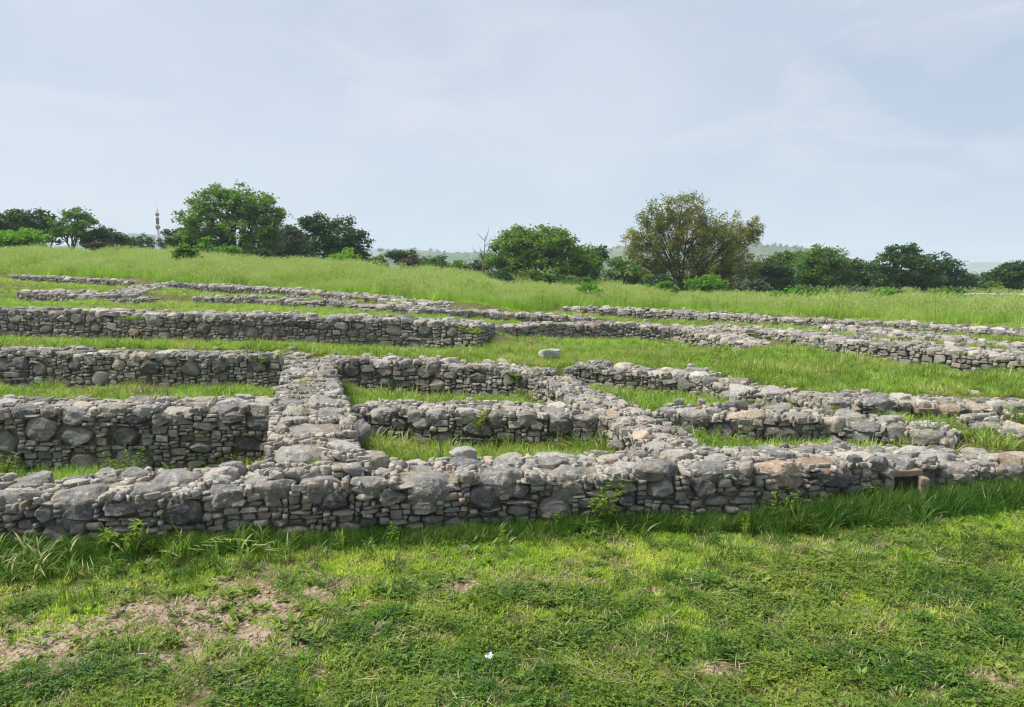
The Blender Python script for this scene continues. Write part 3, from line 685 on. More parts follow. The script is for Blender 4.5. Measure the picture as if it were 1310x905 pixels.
def weed(b, R):
    H = R.uniform(.18, .3)
    for k in range(3):
        lx, ly = R.uniform(-.05, .05), R.uniform(-.05, .05); b.blade((lx, ly, 0), R.uniform(0, 6), .15, H, .008, .3, 4)
        for i in range(9):
            z = H*(.2+.8*i/9); b.leaf((lx+R.uniform(-.02, .02), ly+R.uniform(-.02, .02), z), R.uniform(0, 6.28), R.uniform(-.3, .6), R.uniform(.03, .07), R.uniform(.015, .03))
def twigs(b, R):
    for _ in range(7): b.blade((R.uniform(-.08, .08), R.uniform(-.08, .08), R.uniform(.015, .05)), R.uniform(0, 6.28), R.uniform(1.25, 1.6), R.uniform(.03, .12), .003, R.uniform(-.3, .5), 4, 0)
PC = dict(
 lawn=protos('lawn_tuft', 5, g_tuft(42, .07, (.022, .055), .0075, 1.0, 1.45), [M_LAWN, M_STRAW]),
 clover=protos('clover_clump', 6, clover, [M_CLOVER]),
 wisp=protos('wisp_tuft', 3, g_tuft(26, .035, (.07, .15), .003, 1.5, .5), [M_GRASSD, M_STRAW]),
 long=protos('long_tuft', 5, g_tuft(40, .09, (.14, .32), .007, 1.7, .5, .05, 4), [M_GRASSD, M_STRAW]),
 cell=protos('cell_tuft', 5, g_tuft(48, .13, (.045, .135), .008, 1.5, 1.2, .13), [M_GRASS, M_STRAW]),
 mead=protos('meadow_tuft', 5, g_tuft(60, .24, (.04, .10), .014, 1.3, 1.3, .16), [M_GRASS, M_STRAW]),
 pale=protos('pale_tuft', 4, g_tuft(46, .2, (.1, .24), .012, 1.3, .5, .35), [M_FIELD, M_SEED]),
 field=protos('field_tuft', 5, field, [M_FIELD, M_SEED]),
 maize=protos('broad_tuft', 5, maize, [M_MAIZE, M_STRAW]),
 weed=protos('weed_tuft', 4, weed, [M_YEL]),
 thatch=protos('thatch_tuft', 4, g_tuft(30, .075, (.02, .055), .0045, 1.0, 1.5, 1.0), [M_LAWN, M_STRAW]),
 twig=protos('twig_tuft', 4, twigs, [M_STRAW]),
)
def scatter(name, col, pts, sc, label, cat, tilt=.15):
    n = len(pts)
    if not n: return
    me = bpy.data.meshes.new(name); me.vertices.add(n); me.vertices.foreach_set('co', np.asarray(pts, np.float32).ravel())
    a = me.attributes.new('rot', 'FLOAT_VECTOR', 'POINT')
    a.data.foreach_set('vector', np.stack([RNG.normal(0, tilt, n), RNG.normal(0, tilt, n), RNG.uniform(0, 6.28, n)], 1).astype(np.float32).ravel())
    a = me.attributes.new('sc', 'FLOAT', 'POINT'); a.data.foreach_set('value', np.asarray(sc, np.float32))
    a = me.attributes.new('idx', 'INT', 'POINT'); a.data.foreach_set('value', RNG.integers(0, len(col.objects), n).astype(np.int32))
    o = link(name, me); tag(o, label, cat, kind='stuff')
    ng = bpy.data.node_groups.new(name, 'GeometryNodeTree')
    ng.interface.new_socket('Geometry', in_out='INPUT', socket_type='NodeSocketGeometry'); ng.interface.new_socket('Geometry', in_out='OUTPUT', socket_type='NodeSocketGeometry')
    gi = ng.nodes.new('NodeGroupInput'); go = ng.nodes.new('NodeGroupOutput'); ip = ng.nodes.new('GeometryNodeInstanceOnPoints')
    ci = ng.nodes.new('GeometryNodeCollectionInfo'); ci.inputs['Collection'].default_value = col; ci.inputs['Separate Children'].default_value = True; ci.inputs['Reset Children'].default_value = True
    def na(nm, ty):
        q = ng.nodes.new('GeometryNodeInputNamedAttribute'); q.data_type = ty; q.inputs['Name'].default_value = nm; return q.outputs['Attribute']
    l = ng.links.new
    l(gi.outputs[0], ip.inputs['Points']); l(ci.outputs[0], ip.inputs['Instance']); ip.inputs['Pick Instance'].default_value = True
    l(na('idx', 'INT'), ip.inputs['Instance Index']); l(na('sc', 'FLOAT'), ip.inputs['Scale'])
    e2r = ng.nodes.new('FunctionNodeEulerToRotation'); l(na('rot', 'FLOAT_VECTOR'), e2r.inputs[0]); l(e2r.outputs[0], ip.inputs['Rotation'])
    l(ip.outputs[0], go.inputs[0])
    md = o.modifiers.new('scatter', 'NODES'); md.node_group = ng
    return o
SEG = []
for w in WALLS:
    c = w['cen']; st_ = 3
    for i in range(0, len(c)-1, st_): j = min(i+st_, len(c)-1); SEG.append((*c[i], *c[j], w['T']/2))
SEG = np.array(SEG)
def walldist(x, y):
    o = np.full(len(x), 99.0)
    for i in range(0, len(x), 5000):
        X = x[i:i+5000, None]; Y = y[i:i+5000, None]; dx = SEG[:, 2]-SEG[:, 0]; dy = SEG[:, 3]-SEG[:, 1]
        t = np.clip(((X-SEG[:, 0])*dx+(Y-SEG[:, 1])*dy)/(dx*dx+dy*dy+1e-9), 0, 1)
        o[i:i+5000] = (np.hypot(X-SEG[:, 0]-t*dx, Y-SEG[:, 1]-t*dy)-SEG[:, 4]).min(1)
    return o
def sample(n, y0, y1, amax=.85, power=1.0):
    """points inside the view wedge; power 1 = even per area, 0 = even per log distance"""
    u = RNG.random(n)
    if power == 1.0: y = np.sqrt(y0*y0+u*(y1*y1-y0*y0))
    else: y = np.exp(math.log(y0)+u*math.log(y1/y0))
    a = RNG.uniform(-amax, amax, n); return a*y, y
def with_z(x, y, dz=0.0): return np.stack([x, y, ground(x, y)+dz], 1)
Fw = WALLS[0]; fx = Fw['cen'][:, 0]+Fw['nor'][:, 0]*Fw['T']/2; fy = Fw['cen'][:, 1]+Fw['nor'][:, 1]*Fw['T']/2
def wall_y(x): return np.interp(x, fx, fy)
# lawn in front
x, y = sample(7500, 2.2, 6.6, .8); d = dirt(x, y)+fbm(x, y, 2.5, 3.)*.9+fbm(x, y, 8., 5.)*1.5; k = (y < wall_y(x)-.1) & (d < RNG.uniform(.1, .8, len(x)))
mix_ = (wall_y(x)-y)/2.2+fbm(x, y, 1.6, 9.)*.7            # far part: bright short grass, near part: leafy clover
kc = k & (mix_ > .55); p = with_z(x[kc], y[kc]); scatter('clover', PC['clover'], p, RNG.uniform(.7, 1.35, len(p)), 'dark green low clover and creeping weeds covering the near lawn', 'clover', .12)
x, y = sample(19000, 2.2, 6.6, .8); d = dirt(x, y)+fbm(x, y, 2.5, 3.)*.9+fbm(x, y, 8., 5.)*1.5; mix_ = (wall_y(x)-y)/2.2+fbm(x, y, 1.6, 9.)*.7
kg = (y < wall_y(x)-.05) & (d < RNG.uniform(0, .7, len(x))) & ((mix_ < .75) | (RNG.random(len(x)) < .4)); p = with_z(x[kg], y[kg])
scatter('short_grass', PC['lawn'], p, RNG.uniform(.55, 1.15, len(p)), 'bright yellow green short grass of the lawn before the front wall', 'grass')
x, y = sample(4200, 2.2, 5.8, .8); k = (y < wall_y(x)-.25) & (fbm(x, y, 2.2, 91.)+.6*fbm(x, y, 7., 92.) > .12); p = with_z(x[k], y[k], .008)
scatter('dead_thatch', PC['thatch'], p, RNG.uniform(.6, 1.2, len(p)), 'dead straw coloured thatch patches in the lawn', 'dead grass', .2)
x, y = sample(900, 2.2, 5.5, .8); k = (y < wall_y(x)-.3) & (fbm(x, y, .9, 21.) > .02) & (dirt(x, y) < .5); p = with_z(x[k], y[k])
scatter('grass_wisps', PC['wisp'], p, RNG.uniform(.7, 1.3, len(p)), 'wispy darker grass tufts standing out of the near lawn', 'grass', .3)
x, y = sample(330, 2.2, 5.3, .8); k = y < wall_y(x)-.3; p = with_z(x[k], y[k], .01)
scatter('dry_straw', PC['twig'], p, RNG.uniform(.5, 1.3, len(p)), 'bits of dry straw and stalks lying over the lawn', 'straw', .1)
M_CRUMB = soil_like('soil_crumb', [(.22, .15, .1), (.33, .24, .17), (.44, .35, .27)], 40.0, .004)
cr = bpy.data.collections.new('crumb_kinds')
for i in range(5): q = bpy.data.objects.new('crumb', mesh('crumb', SHP[1][i][0]*np.array([.016, .013, .010]), SHP[1][i][1], M_CRUMB)); cr.objects.link(q)
x, y = sample(14000, 2.3, 5.4, .8); k = (dirt(x, y) > .25) | (RNG.random(len(x)) < .05); x, y = x[k], y[k]; k = y < wall_y(x); p = with_z(x[k], y[k], .002)
scatter('soil_crumbs', cr, p, RNG.uniform(.3, 1.5, len(p))**1.5, 'crumbs of earth and tiny stones on the bare patches of the lawn', 'soil crumbs', .5)
def broadweed(b, R):
    for _ in range(16):
        a = R.uniform(0, 6.28); b.leaf((.01*math.cos(a), .01*math.sin(a), R.uniform(.005, .03)), a, R.uniform(.05, .7), R.uniform(.03, .075), R.uniform(.012, .026))
PC['rosette'] = protos('rosette_weed', 4, broadweed, [M_CLOVER])
x, y = sample(1500, 2.2, 5.8, .8); k = (y < wall_y(x)-.2) & ((fbm(x, y, 1.1, 71.) > .0) | (dirt(x, y) > .3)); p = with_z(x[k], y[k])
scatter('rosette_weeds', PC['rosette'], p, RNG.uniform(.5, 1.2, len(p)), 'flat broad leaved rosette weeds dotted through the lawn and bare soil', 'weeds', .15)
# belt at the foot of the front wall
n = 2600; s = RNG.uniform(-6.2, 5.8, n); off = np.abs(RNG.normal(0, .12, n))+.02
wide = np.interp(s, [-5, -2.2, -1.5, 1.8, 2.2, 5], [1.3, 1.2, .9, 1.0, 1.5, 1.7]); y = wall_y(s)-off*wide; p = with_z(s, y, -.01)
hs = np.interp(s, [-5, -2, -1.5, 0, 1.8, 2.3, 5], [.75, .6, .5, .55, .65, .95, .8])
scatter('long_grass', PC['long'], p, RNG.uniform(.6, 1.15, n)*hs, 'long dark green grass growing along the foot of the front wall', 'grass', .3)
n = 130; s = np.concatenate([RNG.uniform(-5.2, -1.6, 95), RNG.uniform(-1.9, 3.5, 35)]); y = wall_y(s)-RNG.uniform(.08, .6, n); p = with_z(s, y)
scatter('broad_grass', PC['maize'], p, RNG.uniform(.45, .95, n)*np.where(s > -1.9, .6, 1), 'broad bladed green plants in front of the left end of the front wall', 'plants', .25)
# grass cells and meadow
x, y = sample(26000, 5.4, 16, .85, 1.0); k = (y > wall_y(x)+Fw['T']) & (walldist(x, y) > .02) & (y < 16); x, y = x[k], y[k]; p = with_z(x, y); fq = fbm(x, y, 1.3, 51.)
scatter('cell_grass', PC['cell'], p, RNG.uniform(.5, 1.3, len(p))*(1+1.3*fq), 'green grass filling the cells between the stone walls', 'grass', .25)
x, y = sample(15000, 10, 34, .85, 1.0); wdst = walldist(x, y); k = (wdst > .16); x, y = x[k], y[k]; f = fbm(x, y, .35, 5.)
pal = (f > .03) | ((x < -1) & (y > 13.5) & (RNG.random(len(x)) < .7)); p = with_z(x[~pal], y[~pal])
scatter('meadow_grass', PC['mead'], p, RNG.uniform(.6, 1.15, len(p)), 'short fresh green grass of the meadow between middle and far walls', 'grass', .25)
p = with_z(x[pal], y[pal]); scatter('pale_grass', PC['pale'], p, RNG.uniform(.35, .8, len(p)), 'pale yellowish seeding grass in patches between the far walls', 'grass', .25)
# tall field beyond the ruins: front edge follows the last walls
eu = np.array([-500, 0, 165, 200, 330, 440, 560, 700, 735, 840, 985, 1128, 1310, 1500]); ey = np.array([37, 36.3, 34.5, 33, 31.8, 29.3, 27.3, 28.3, 30, 28.5, 25.5, 24.2, 22, 21])
ea = (eu-CU)/FPX
x, y = sample(30000, 21, 70, .95, 1.0); k = (y > np.interp(x/y, ea, ey)) & ((y < 45) | (RNG.random(len(x)) < .75)); x, y = x[k], y[k]; p = with_z(x, y)
fv = fbm(x, y, .3, 31.); fv2 = fbm(x, y, .09, 11.)
scatter('tall_grass', PC['field'], p, RNG.uniform(.65, 1.2, len(p))*np.interp(y, [25, 50], [.85, 1.2])*np.clip(1+fv*.8+fv2*.3, .5, 1.35)*.72, 'tall feathery pale green grass field rising beyond the ruins', 'grass', .12)
def stalks(b, R):
    for _ in range(9):
        bx, by = R.uniform(-.5, .5), R.uniform(-.5, .5); H = R.uniform(.9, 1.5); b.blade((bx, by, 0), R.uniform(0, 6), .08, H, .035, .15, 4)
        for i in range(12): b.leaf((bx+R.uniform(-.1, .1), by+R.uniform(-.1, .1), H*R.uniform(.3, 1.0)), R.uniform(0, 6), R.uniform(-.2, 1), R.uniform(.08, .2), R.uniform(.04, .08))
PC['stalks'] = protos('stalk_tuft', 4, stalks, [M_GRASS])
x, y = sample(3200, 24, 66, .95, 1.0); k = (y > np.interp(x/y, ea, ey)+.6) & (fbm(x, y, .12, 77.) > .05); x, y = x[k], y[k]; p = with_z(x, y)
scatter('tall_weeds', PC['stalks'], p, RNG.uniform(.35, .75, len(p)), 'taller green weeds standing in the pale grass field', 'weeds', .1)
x, y = sample(5000, 5.6, 24, .85, .5); k = (y > wall_y(x)+Fw['T']) & (walldist(x, y) > .03) & (fbm(x, y, .8, 41.) > .0); x, y = x[k], y[k]; p = with_z(x, y)
scatter('cell_weeds', PC['weed'], p, RNG.uniform(.35, .8, len(p)), 'low leafy weeds mixed into the grass between the walls', 'weeds', .25)
x, y = sample(9000, 5.6, 30, .85, .5); k = (y > wall_y(x)+Fw['T']) & (walldist(x, y) > .03) & (fbm(x, y, .7, 61.) > .0); x, y = x[k], y[k]; p = with_z(x, y)
scatter('faded_grass', PC['pale'], p, RNG.uniform(.4, .8, len(p)), 'faded seeding grass patches among the green', 'grass', .25)
x, y = sample(16000, 70, 150, 1.0, 1.0); p = with_z(x, y); scatter('far_grass', PC['field'], p, RNG.uniform(1.3, 2.0, len(p)), 'grass around the feet of the far trees', 'grass', .12)
# grass at the foot and on the tops of walls
P_, Q_ = [], []
for w in WALLS[1:]:
    ym = w['cen'][:, 1].mean(); n = int(w['L']*(9 if ym < 15 else 5))
    for _ in range(n):
        i = RNG.integers(0, len(w['s'])); sg = 1 if RNG.random() < .8 else -1; q = w['T']/2+abs(RNG.normal(0, .1))+.01; c = w['cen'][i]+w['nor'][i]*sg*q; P_.append(c)
    for _ in range(int(w['L']*2.2)):
        i = RNG.integers(0, len(w['s'])); c = w['cen'][i]+w['nor'][i]*RNG.uniform(-.5, .5)*w['T']
        if noise.noise(Vector((c[0]*.9, c[1]*.9, 8))) > -.05: Q_.append((c[0], c[1], w['zt'][i]-.03))
P_ = np.array(P_); kk = walldist(P_[:, 0], P_[:, 1]) > -.02; P_ = P_[kk]; p = with_z(P_[:, 0], P_[:, 1])
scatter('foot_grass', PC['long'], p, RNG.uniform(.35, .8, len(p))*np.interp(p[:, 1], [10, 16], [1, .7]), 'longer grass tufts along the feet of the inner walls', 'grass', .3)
scatter('top_grass', PC['cell'], np.array(Q_), RNG.uniform(.4, .8, len(Q_)), 'thin grass sprouting from joints on the wall tops', 'grass', .4)
P_ = []
for w in WALLS[:10]+WALLS[19:22]:
    for _ in range(int(w['L']*1.1)):
        i = RNG.integers(0, len(w['s'])); c = w['cen'][i]+w['nor'][i]*(w['T']/2+RNG.uniform(.05, .35)); P_.append(c)
P_ = np.array(P_); P_ = P_[walldist(P_[:, 0], P_[:, 1]) > .01]; p = with_z(P_[:, 0], P_[:, 1])
scatter('small_weeds', PC['weed'], p, RNG.uniform(.5, 1.0, len(p)), 'small leafy weeds among the grass at the wall feet', 'weeds', .2)

# weeds growing out of the masonry, each one its own plant
def plant(name, label, cat, fn, mats, loc, rot=(0, 0, 0), group=None):
    b = Blades(); fn(b, random.Random(label)); o = b.obj(name, mats); o.location = loc; o.rotation_euler = rot; tag(o, label, cat, group); return o
def wallweed(h, spread, n, ls):
    def fn(b, R):
        for k in range(n):
            a = R.uniform(0, 6.28); dx, dy = math.cos(a)*spread, math.sin(a)*spread*.5; H = h*R.uniform(.5, 1.1)
            m = 9
            for i in range(m):
                f = (i+1)/m; c = (dx*f, dy*f, H*f-.25*spread*f*f)
                for _ in range(2): b.leaf(c, R.uniform(0, 6.28), R.uniform(-.5, .6), ls*R.uniform(.6, 1.2), ls*R.uniform(.3, .5))
            b.blade((0, 0, 0), a, math.atan2(spread, H)*.9, math.hypot(H, spread), .006, .15, 4)
    return fn
for u, v, z, h, sp_, n, ls, lab in [
  (772, 655, .08, .42, .14, 11, .06, 'tall yellowish weed growing up the front wall face, mid photo'),
  (980, 640, .1, .36, .16, 11, .05, 'leafy weed climbing the front wall where its face steps back'),
  (1108, 624, .15, .3, .12, 12, .045, 'bushy weed on the front wall just left of the drain'),
  (160, 690, .08, .34, .14, 9, .07, 'yellow green leafy weed against the left end of the front wall'),
  (235, 575, .3, .0, .15, 0, .05, ''),
  (612, 550, .3, .25, .12, 8, .05, 'dark leafy weed before the middle cross wall'),
  (12, 580, .12, .35, .2, 12, .05, 'weed spilling down the face of the tall left wall at the edge'),
  (160, 590, .1, .4, .22, 16, .05, 'low bushy weed at the foot of the tall left wall below its boulders'),
  (168, 410, 1.0, .2, .3, 12, .07, 'green weed rooted in the face of the high wall'),
  (603, 428, .7, .3, .35, 12, .08, 'weed in the broken corner of the high wall'),
  (345, 470, .35, .45, .45, 22, .07, 'leafy bush in the corner where the second terrace wall meets the spine wall'),
  (665, 490, .3, .3, .3, 14, .06, 'green bush at the right end of the wall with pale worn coping'),
  (1185, 556, .4, .25, .15, 8, .04, 'small weed on the merged rubble right of centre'),
  (1305, 540, .4, .25, .2, 9, .05, 'leafy weed among the crumbling stones at the right edge')]:
    if not n: continue
    x, y = at(u, v, z)
    if z < .16:
        if v > 600: y = min(y, float(wall_y(x))-.08)
        else: y = min(y, 7.72)
        z = float(ground(np.array([x]), np.array([y]))[0])
    plant('weed_plant', lab, 'weed', wallweed(h, sp_, n, ls), [M_YEL if ls > .045 else M_MAIZE], (x, y-.03, z), group='weeds growing on and against the walls')
def brush(b, R):
    for _ in range(130):
        a = R.uniform(0, 6.28); b.blade((R.uniform(-.25, .25), R.uniform(-.12, .12), R.uniform(0, .03)), a, R.uniform(.2, 1.5), R.uniform(.08, .22), .004, R.uniform(-.8, .8), 4)
x, y = at(196, 508, .66); plant('dry_brush', 'clump of dead brown brushwood lying on top of the tall left wall', 'brushwood', brush, [M_BRUSH], (x, y, .68))
def stalk(b, R):
    for k in range(16):
        f = k/15; x0 = f*.75; b.blade((x0-.04, .02*math.sin(f*9), .12*math.sin(f*3)), R.uniform(-.9, .9), 1.3, .16, .007, .3, 3)
    for k in range(8): b.blade((k*.09, 0, .12*math.sin(k*.35)), .05, 1.5, .13, .008, .1, 2, 1)
x, y = at(262, 690, .12); plant('fallen_stalk', 'pale fallen seed stalk lying on the grass before the front wall left', 'stalk', stalk, [M_FIELD, M_STRAW], (x, y-.22, .13), (0, 0, -.35))
# scrap of white litter
x, y = at(627, 850, .03)
Vp = [(.009*i*(1+.2*math.sin(j*2)), .008*j, .012*noise.noise(Vector((i*.7, j*.9, 3)))*2+.004*i) for i in range(6) for j in range(5)]
o = link('plastic_scrap', mesh('plastic_scrap', Vp, [(i*5+j, i*5+j+1, i*5+j+6, i*5+j+5) for i in range(5) for j in range(4) if (i, j) not in ((0, 0), (4, 3), (0, 3), (3, 0), (4, 0))], plain('white_plastic', (.62, .68, .70), .4))); o.location = (x-.02, y, .055); o.rotation_euler = (.5, .1, .5); tag(o, 'small white plastic scrap lying on the near lawn', 'litter')

# ------------------------------------------------------------------ trees
BARK = bark_mat('bark', (.07, .055, .042)); BARKG = bark_mat('dead_wood', (.2, .17, .15))
LM = dict(
 dark=leaf_mat('leaf_dark', [(.028, .07, .02), (.055, .115, .03), (.10, .17, .045)], None, 1, .2),
 mid=leaf_mat('leaf_mid', [(.05, .115, .02), (.10, .195, .035), (.19, .30, .055)], None, 1, .3),
 bright=leaf_mat('leaf_bright', [(.06, .17, .015), (.12, .27, .025), (.2, .36, .04)], None, 1, .35),
 blue=leaf_mat('leaf_blue', [(.03, .07, .035), (.055, .11, .05), (.1, .16, .07)], None, 1, .2),
 olive=leaf_mat('leaf_olive', [(.08, .11, .02), (.16, .19, .032), (.27, .27, .055)], (.30, .22, .055), .25, .3, .6, .5, .7),
 grey=leaf_mat('leaf_grey', [(.05, .075, .05), (.08, .11, .07), (.13, .15, .10)], None, 1, .2),
 brown=leaf_mat('leaf_brown', [(.06, .05, .04), (.1, .08, .06), (.15, .12, .08)], None, 1, .1),
)
def tube(pts, radii, sides=6):
    V, Fc = [], []
    pts = [Vector(p) for p in pts]
    for i, p in enumerate(pts):
        d = (pts[min(i+1, len(pts)-1)]-pts[max(i-1, 0)]).normalized(); a = d.orthogonal().normalized(); b = d.cross(a)
        for k in range(sides): q = 2*math.pi*k/sides; V.append(p+(a*math.cos(q)+b*math.sin(q))*radii[i])
    for i in range(len(pts)-1):
        for k in range(sides): k2 = (k+1) % sides; Fc.append((i*sides+k, i*sides+k2, (i+1)*sides+k2, (i+1)*sides+k))
    return V, Fc
def bend(a, b, R, n=6, w=.12, sag=.1):
    a, b = Vector(a), Vector(b); Ld = (b-a).length; o = []
    j1 = Vector((R.uniform(-1, 1), R.uniform(-1, 1), R.uniform(-.3, .3)))*Ld*w
    for i in range(n+1):
        t = i/n; o.append(a.lerp(b, t)+j1*math.sin(t*math.pi)+Vector((0, 0, Ld*sag*math.sin(t*math.pi))))
    return o
def tree(label, Y, base, lobes, leaf, lsize, dens=1.0, trunk=.25, cat='tree', group='trees beyond the grass field', name='tree', clump=1.0, hollow=.45, fork=None, limbs=True, droop=0.0):
    """lobes (u, v, ru, rv) measured on the photo; each becomes a volume of foliage with its own depth"""
    R = random.Random(label); rg = np.random.default_rng(abs(hash_(label)) % 10**6)
    bx, by, bz = atY(base[0], base[1], Y); bz = float(ground(np.array([bx]), np.array([Y]))[0])-.1
    root = bpy.data.objects.new(name, None); COL.objects.link(root); root.location = (bx, Y, bz); tag(root, label, cat, group); root.empty_display_size = .2
    O = np.array([bx, Y, bz]); Vs, n0 = [], 0; Lc = []
    tot = sum(l[2]*l[3] for l in lobes)
    for li, (u, v, ru, rv) in enumerate(lobes):
        cx, cy, cz = atY(u, v, Y); m = Y/FPX/CP; rx, rz = ru*m, rv*m; ry = rx*.9
        cy += rg.uniform(-.5, .5)*rx; Lc.append((cx, cy, cz, rx, rz))
        cr = (.5+.05*rx)*clump
        rx *= 1.06; rz *= 1.06; nc = max(5, int(dens*(rx*rz)*17/(cr*cr*2.2)))
        D = rg.normal(size=(nc, 3)); D /= np.linalg.norm(D, axis=1)[:, None]
        rad = rg.uniform(hollow, 1.0, nc)**.6; lump = 1+.2*np.sin(D[:, 0]*5+li)+.18*np.sin(D[:, 2]*7+li*2)
        Cc = np.array([cx, cy, cz])+D*rad[:, None]*lump[:, None]*np.array([rx, ry, rz])
        k = 54
        for c in Cc:
            q = rg.normal(size=(k, 3))*np.array([cr*.5, cr*.5, cr*(.28+droop)]); 
            pp = c+q; Vs.append(pp)
    Pp = np.concatenate(Vs); zmin = bz+.35
    Pp = Pp[Pp[:, 2] > zmin]; n = len(Pp)
    a = rg.normal(size=(n, 3)); a[:, 2] *= .5; a /= np.linalg.norm(a, axis=1)[:, None]
    b_ = rg.normal(size=(n, 3)); b_ -= (b_*a).sum(1)[:, None]*a; b_ /= np.linalg.norm(b_, axis=1)[:, None]
    s = lsize*1.1*rg.uniform(.6, 1.3, n)[:, None]
    V = np.stack([Pp-a*s*.5, Pp+b_*s*.3, Pp+a*s*.6, Pp-b_*s*.3], 1).reshape(-1, 3)-O
    Fq = np.arange(n*4).reshape(n, 4)
    link('crown', mesh('crown', V, Fq, LM[leaf]), root)
    if limbs:
        topc = max(Lc, key=lambda l: l[3]*l[4])
        fk = fork if fork else .25
        fz = (topc[2]-bz)*fk
        F0 = Vector((bx+(topc[0]-bx)*.15, Y, bz+fz))
        V, Fc = tube(bend((bx, Y, bz-.3), F0, R, 4, .04, 0), [trunk*1.25, trunk*1.05, trunk*.95, trunk*.9, trunk*.85], 8)
        link('trunk', mesh('trunk', np.array([v[:] for v in V])-O, Fc, BARK, True), root)
        for (cx, cy, cz, rx, rz) in Lc:
            P = bend(F0, (cx, cy, cz+rz*.3), R, 6, .1, .08); rr = [trunk*.42*(1-.12*i) for i in range(7)]
            V, Fc = tube(P, rr, 6); V = list(V); Fc = list(Fc)
            for j in range(9):
                p = P[R.randint(2, 6)]; d = Vector((R.uniform(-1, 1)*rx, R.uniform(-1, 1)*rx, R.uniform(-.3, 1)*rz))*.85
                v2, f2 = tube(bend(p, Vector((cx, cy, cz))+d, R, 4, .12, .05), [trunk*.26, trunk*.2, trunk*.14, trunk*.09, trunk*.04], 4)
                nn = len(V); V += v2; Fc += [tuple(i+nn for i in f) for f in f2]
            link('limb', mesh('limb', np.array([v[:] for v in V])-O, Fc, BARK, True), root)
    return root
def hash_(s): 
    h = 7
    for ch in s: h = (h*131+ord(ch)) % 1000003
    return h
T = tree
T('dark tree cut off by the left photo edge', 85, (0, 305), [(-2, 284, 20, 13), (22, 284, 13, 13), (-15, 292, 18, 12)], 'dark', .3, 1.1)
T('small dark tree with twin crown left of the spreading trees', 84, (60, 318), [(52, 285, 18, 15), (68, 294, 18, 13), (45, 297, 12, 9)], 'dark', .28, .55)
T('spreading tree with visible forked trunk, right one of the left pair', 82, (92, 318), [(92, 284, 24, 15), (76, 296, 14, 10), (108, 295, 14, 11), (98, 276, 10, 8)], 'mid', .26, .45, fork=.35)
T('low round tree at the right end of the left group', 84, (133, 318), [(134, 305, 23, 10), (120, 308, 14, 9), (146, 309, 12, 8)], 'dark', .28, 1.0)
T('tiny round tree left of the minaret', 120, (184, 322), [(184, 311, 13, 8)], 'blue', .3, .8, .15)
T('little tree just right of the minaret', 118, (214, 324), [(212, 311, 8, 7), (219, 315, 6, 5)], 'blue', .3, .8, .12)
T('largest bright green spreading tree, right of the minaret', 78, (302, 334), [(300, 262, 36, 21), (262, 276, 27, 19), (338, 281, 24, 20), (280, 253, 22, 13), (320, 262, 26, 17), (255, 296, 20, 14), (300, 296, 28, 14), (345, 300, 18, 16), (330, 313, 26, 14), (275, 312, 20, 10)], 'mid', .25, .6, .42, fork=.3)
T('dark bushy tree tucked under the left side of the largest tree', 80, (238, 322), [(238, 303, 19, 15), (228, 310, 11, 11)], 'dark', .28, 1.1)
T('hazy grey green tree right behind the largest tree', 92, (372, 340), [(368, 312, 22, 19), (386, 316, 14, 18), (352, 322, 14, 16)], 'grey', .3, 1.0)
T('dark dense tree with pointed left tip, right of the largest tree', 78, (425, 345), [(432, 303, 28, 20), (405, 290, 17, 13), (452, 318, 18, 20), (415, 320, 26, 18), (394, 281, 9, 7), (438, 330, 28, 14), (462, 300, 6, 5)], 'dark', .26, .7, .3)
T('small leaning tree on the open skyline left of centre', 90, (522, 345), [(513, 329, 13, 7), (525, 334, 12, 8), (504, 325, 8, 5)], 'dark', .26, .8, .12)
T('little round tree next to the brownish bush', 92, (541, 348), [(543, 338, 9, 8)], 'blue', .26, .8, .1)
T('slender dark sapling on the skyline left of the dead tree', 90, (567, 350), [(567, 341, 5, 7), (566, 333, 3, 4)], 'dark', .24, 1.0, .07)
T('large dark green dome shaped tree near the centre', 76, (690, 362), [(690, 318, 40, 22), (655, 325, 28, 26), (725, 330, 28, 22), (672, 304, 24, 12), (702, 308, 24, 14), (745, 340, 20, 16), (650, 345, 26, 16), (700, 347, 40, 15), (712, 298, 8, 6)], 'mid', .25, .8, .35)
T('dark low arm of foliage right of the dome shaped tree', 80, (757, 360), [(757, 328, 18, 9), (769, 326, 9, 6), (752, 345, 14, 12)], 'dark', .28, .9, .12)
T('low dark shrubbery tree in the gap before the olive tree', 90, (772, 364), [(770, 356, 22, 8), (752, 356, 14, 9), (790, 358, 12, 7)], 'blue', .3, 1.0, .12, limbs=True)
T('slim light green tree at the left foot of the olive tree', 70, (799, 368), [(796, 335, 14, 9), (804, 345, 12, 8), (790, 343, 7, 6)], 'mid', .24, .4, .12, fork=.5)
T('big olive brown airy tree with many limbs, right of centre', 72, (868, 372), [(872, 268, 30, 20), (880, 295, 36, 24), (838, 285, 24, 19), (818, 312, 24, 20), (915, 300, 30, 24), (948, 303, 22, 18), (962, 295, 14, 14), (850, 325, 36, 24), (905, 335, 38, 26), (940, 340, 28, 24), (825, 345, 24, 16), (875, 350, 40, 16), (930, 358, 30, 14)], 'olive', .155, .5, .3, fork=.14, clump=.7, hollow=.3, droop=.25)
T('blue green bushy tree left in the right hand clump', 74, (990, 376), [(985, 350, 22, 17), (978, 362, 20, 15), (1003, 358, 18, 16)], 'blue', .26, .75)
T('rounded green tree in the right hand clump behind the bushy one', 84, (1010, 372), [(1005, 332, 18, 12), (1018, 340, 20, 14), (996, 334, 12, 9)], 'mid', .26, .7)
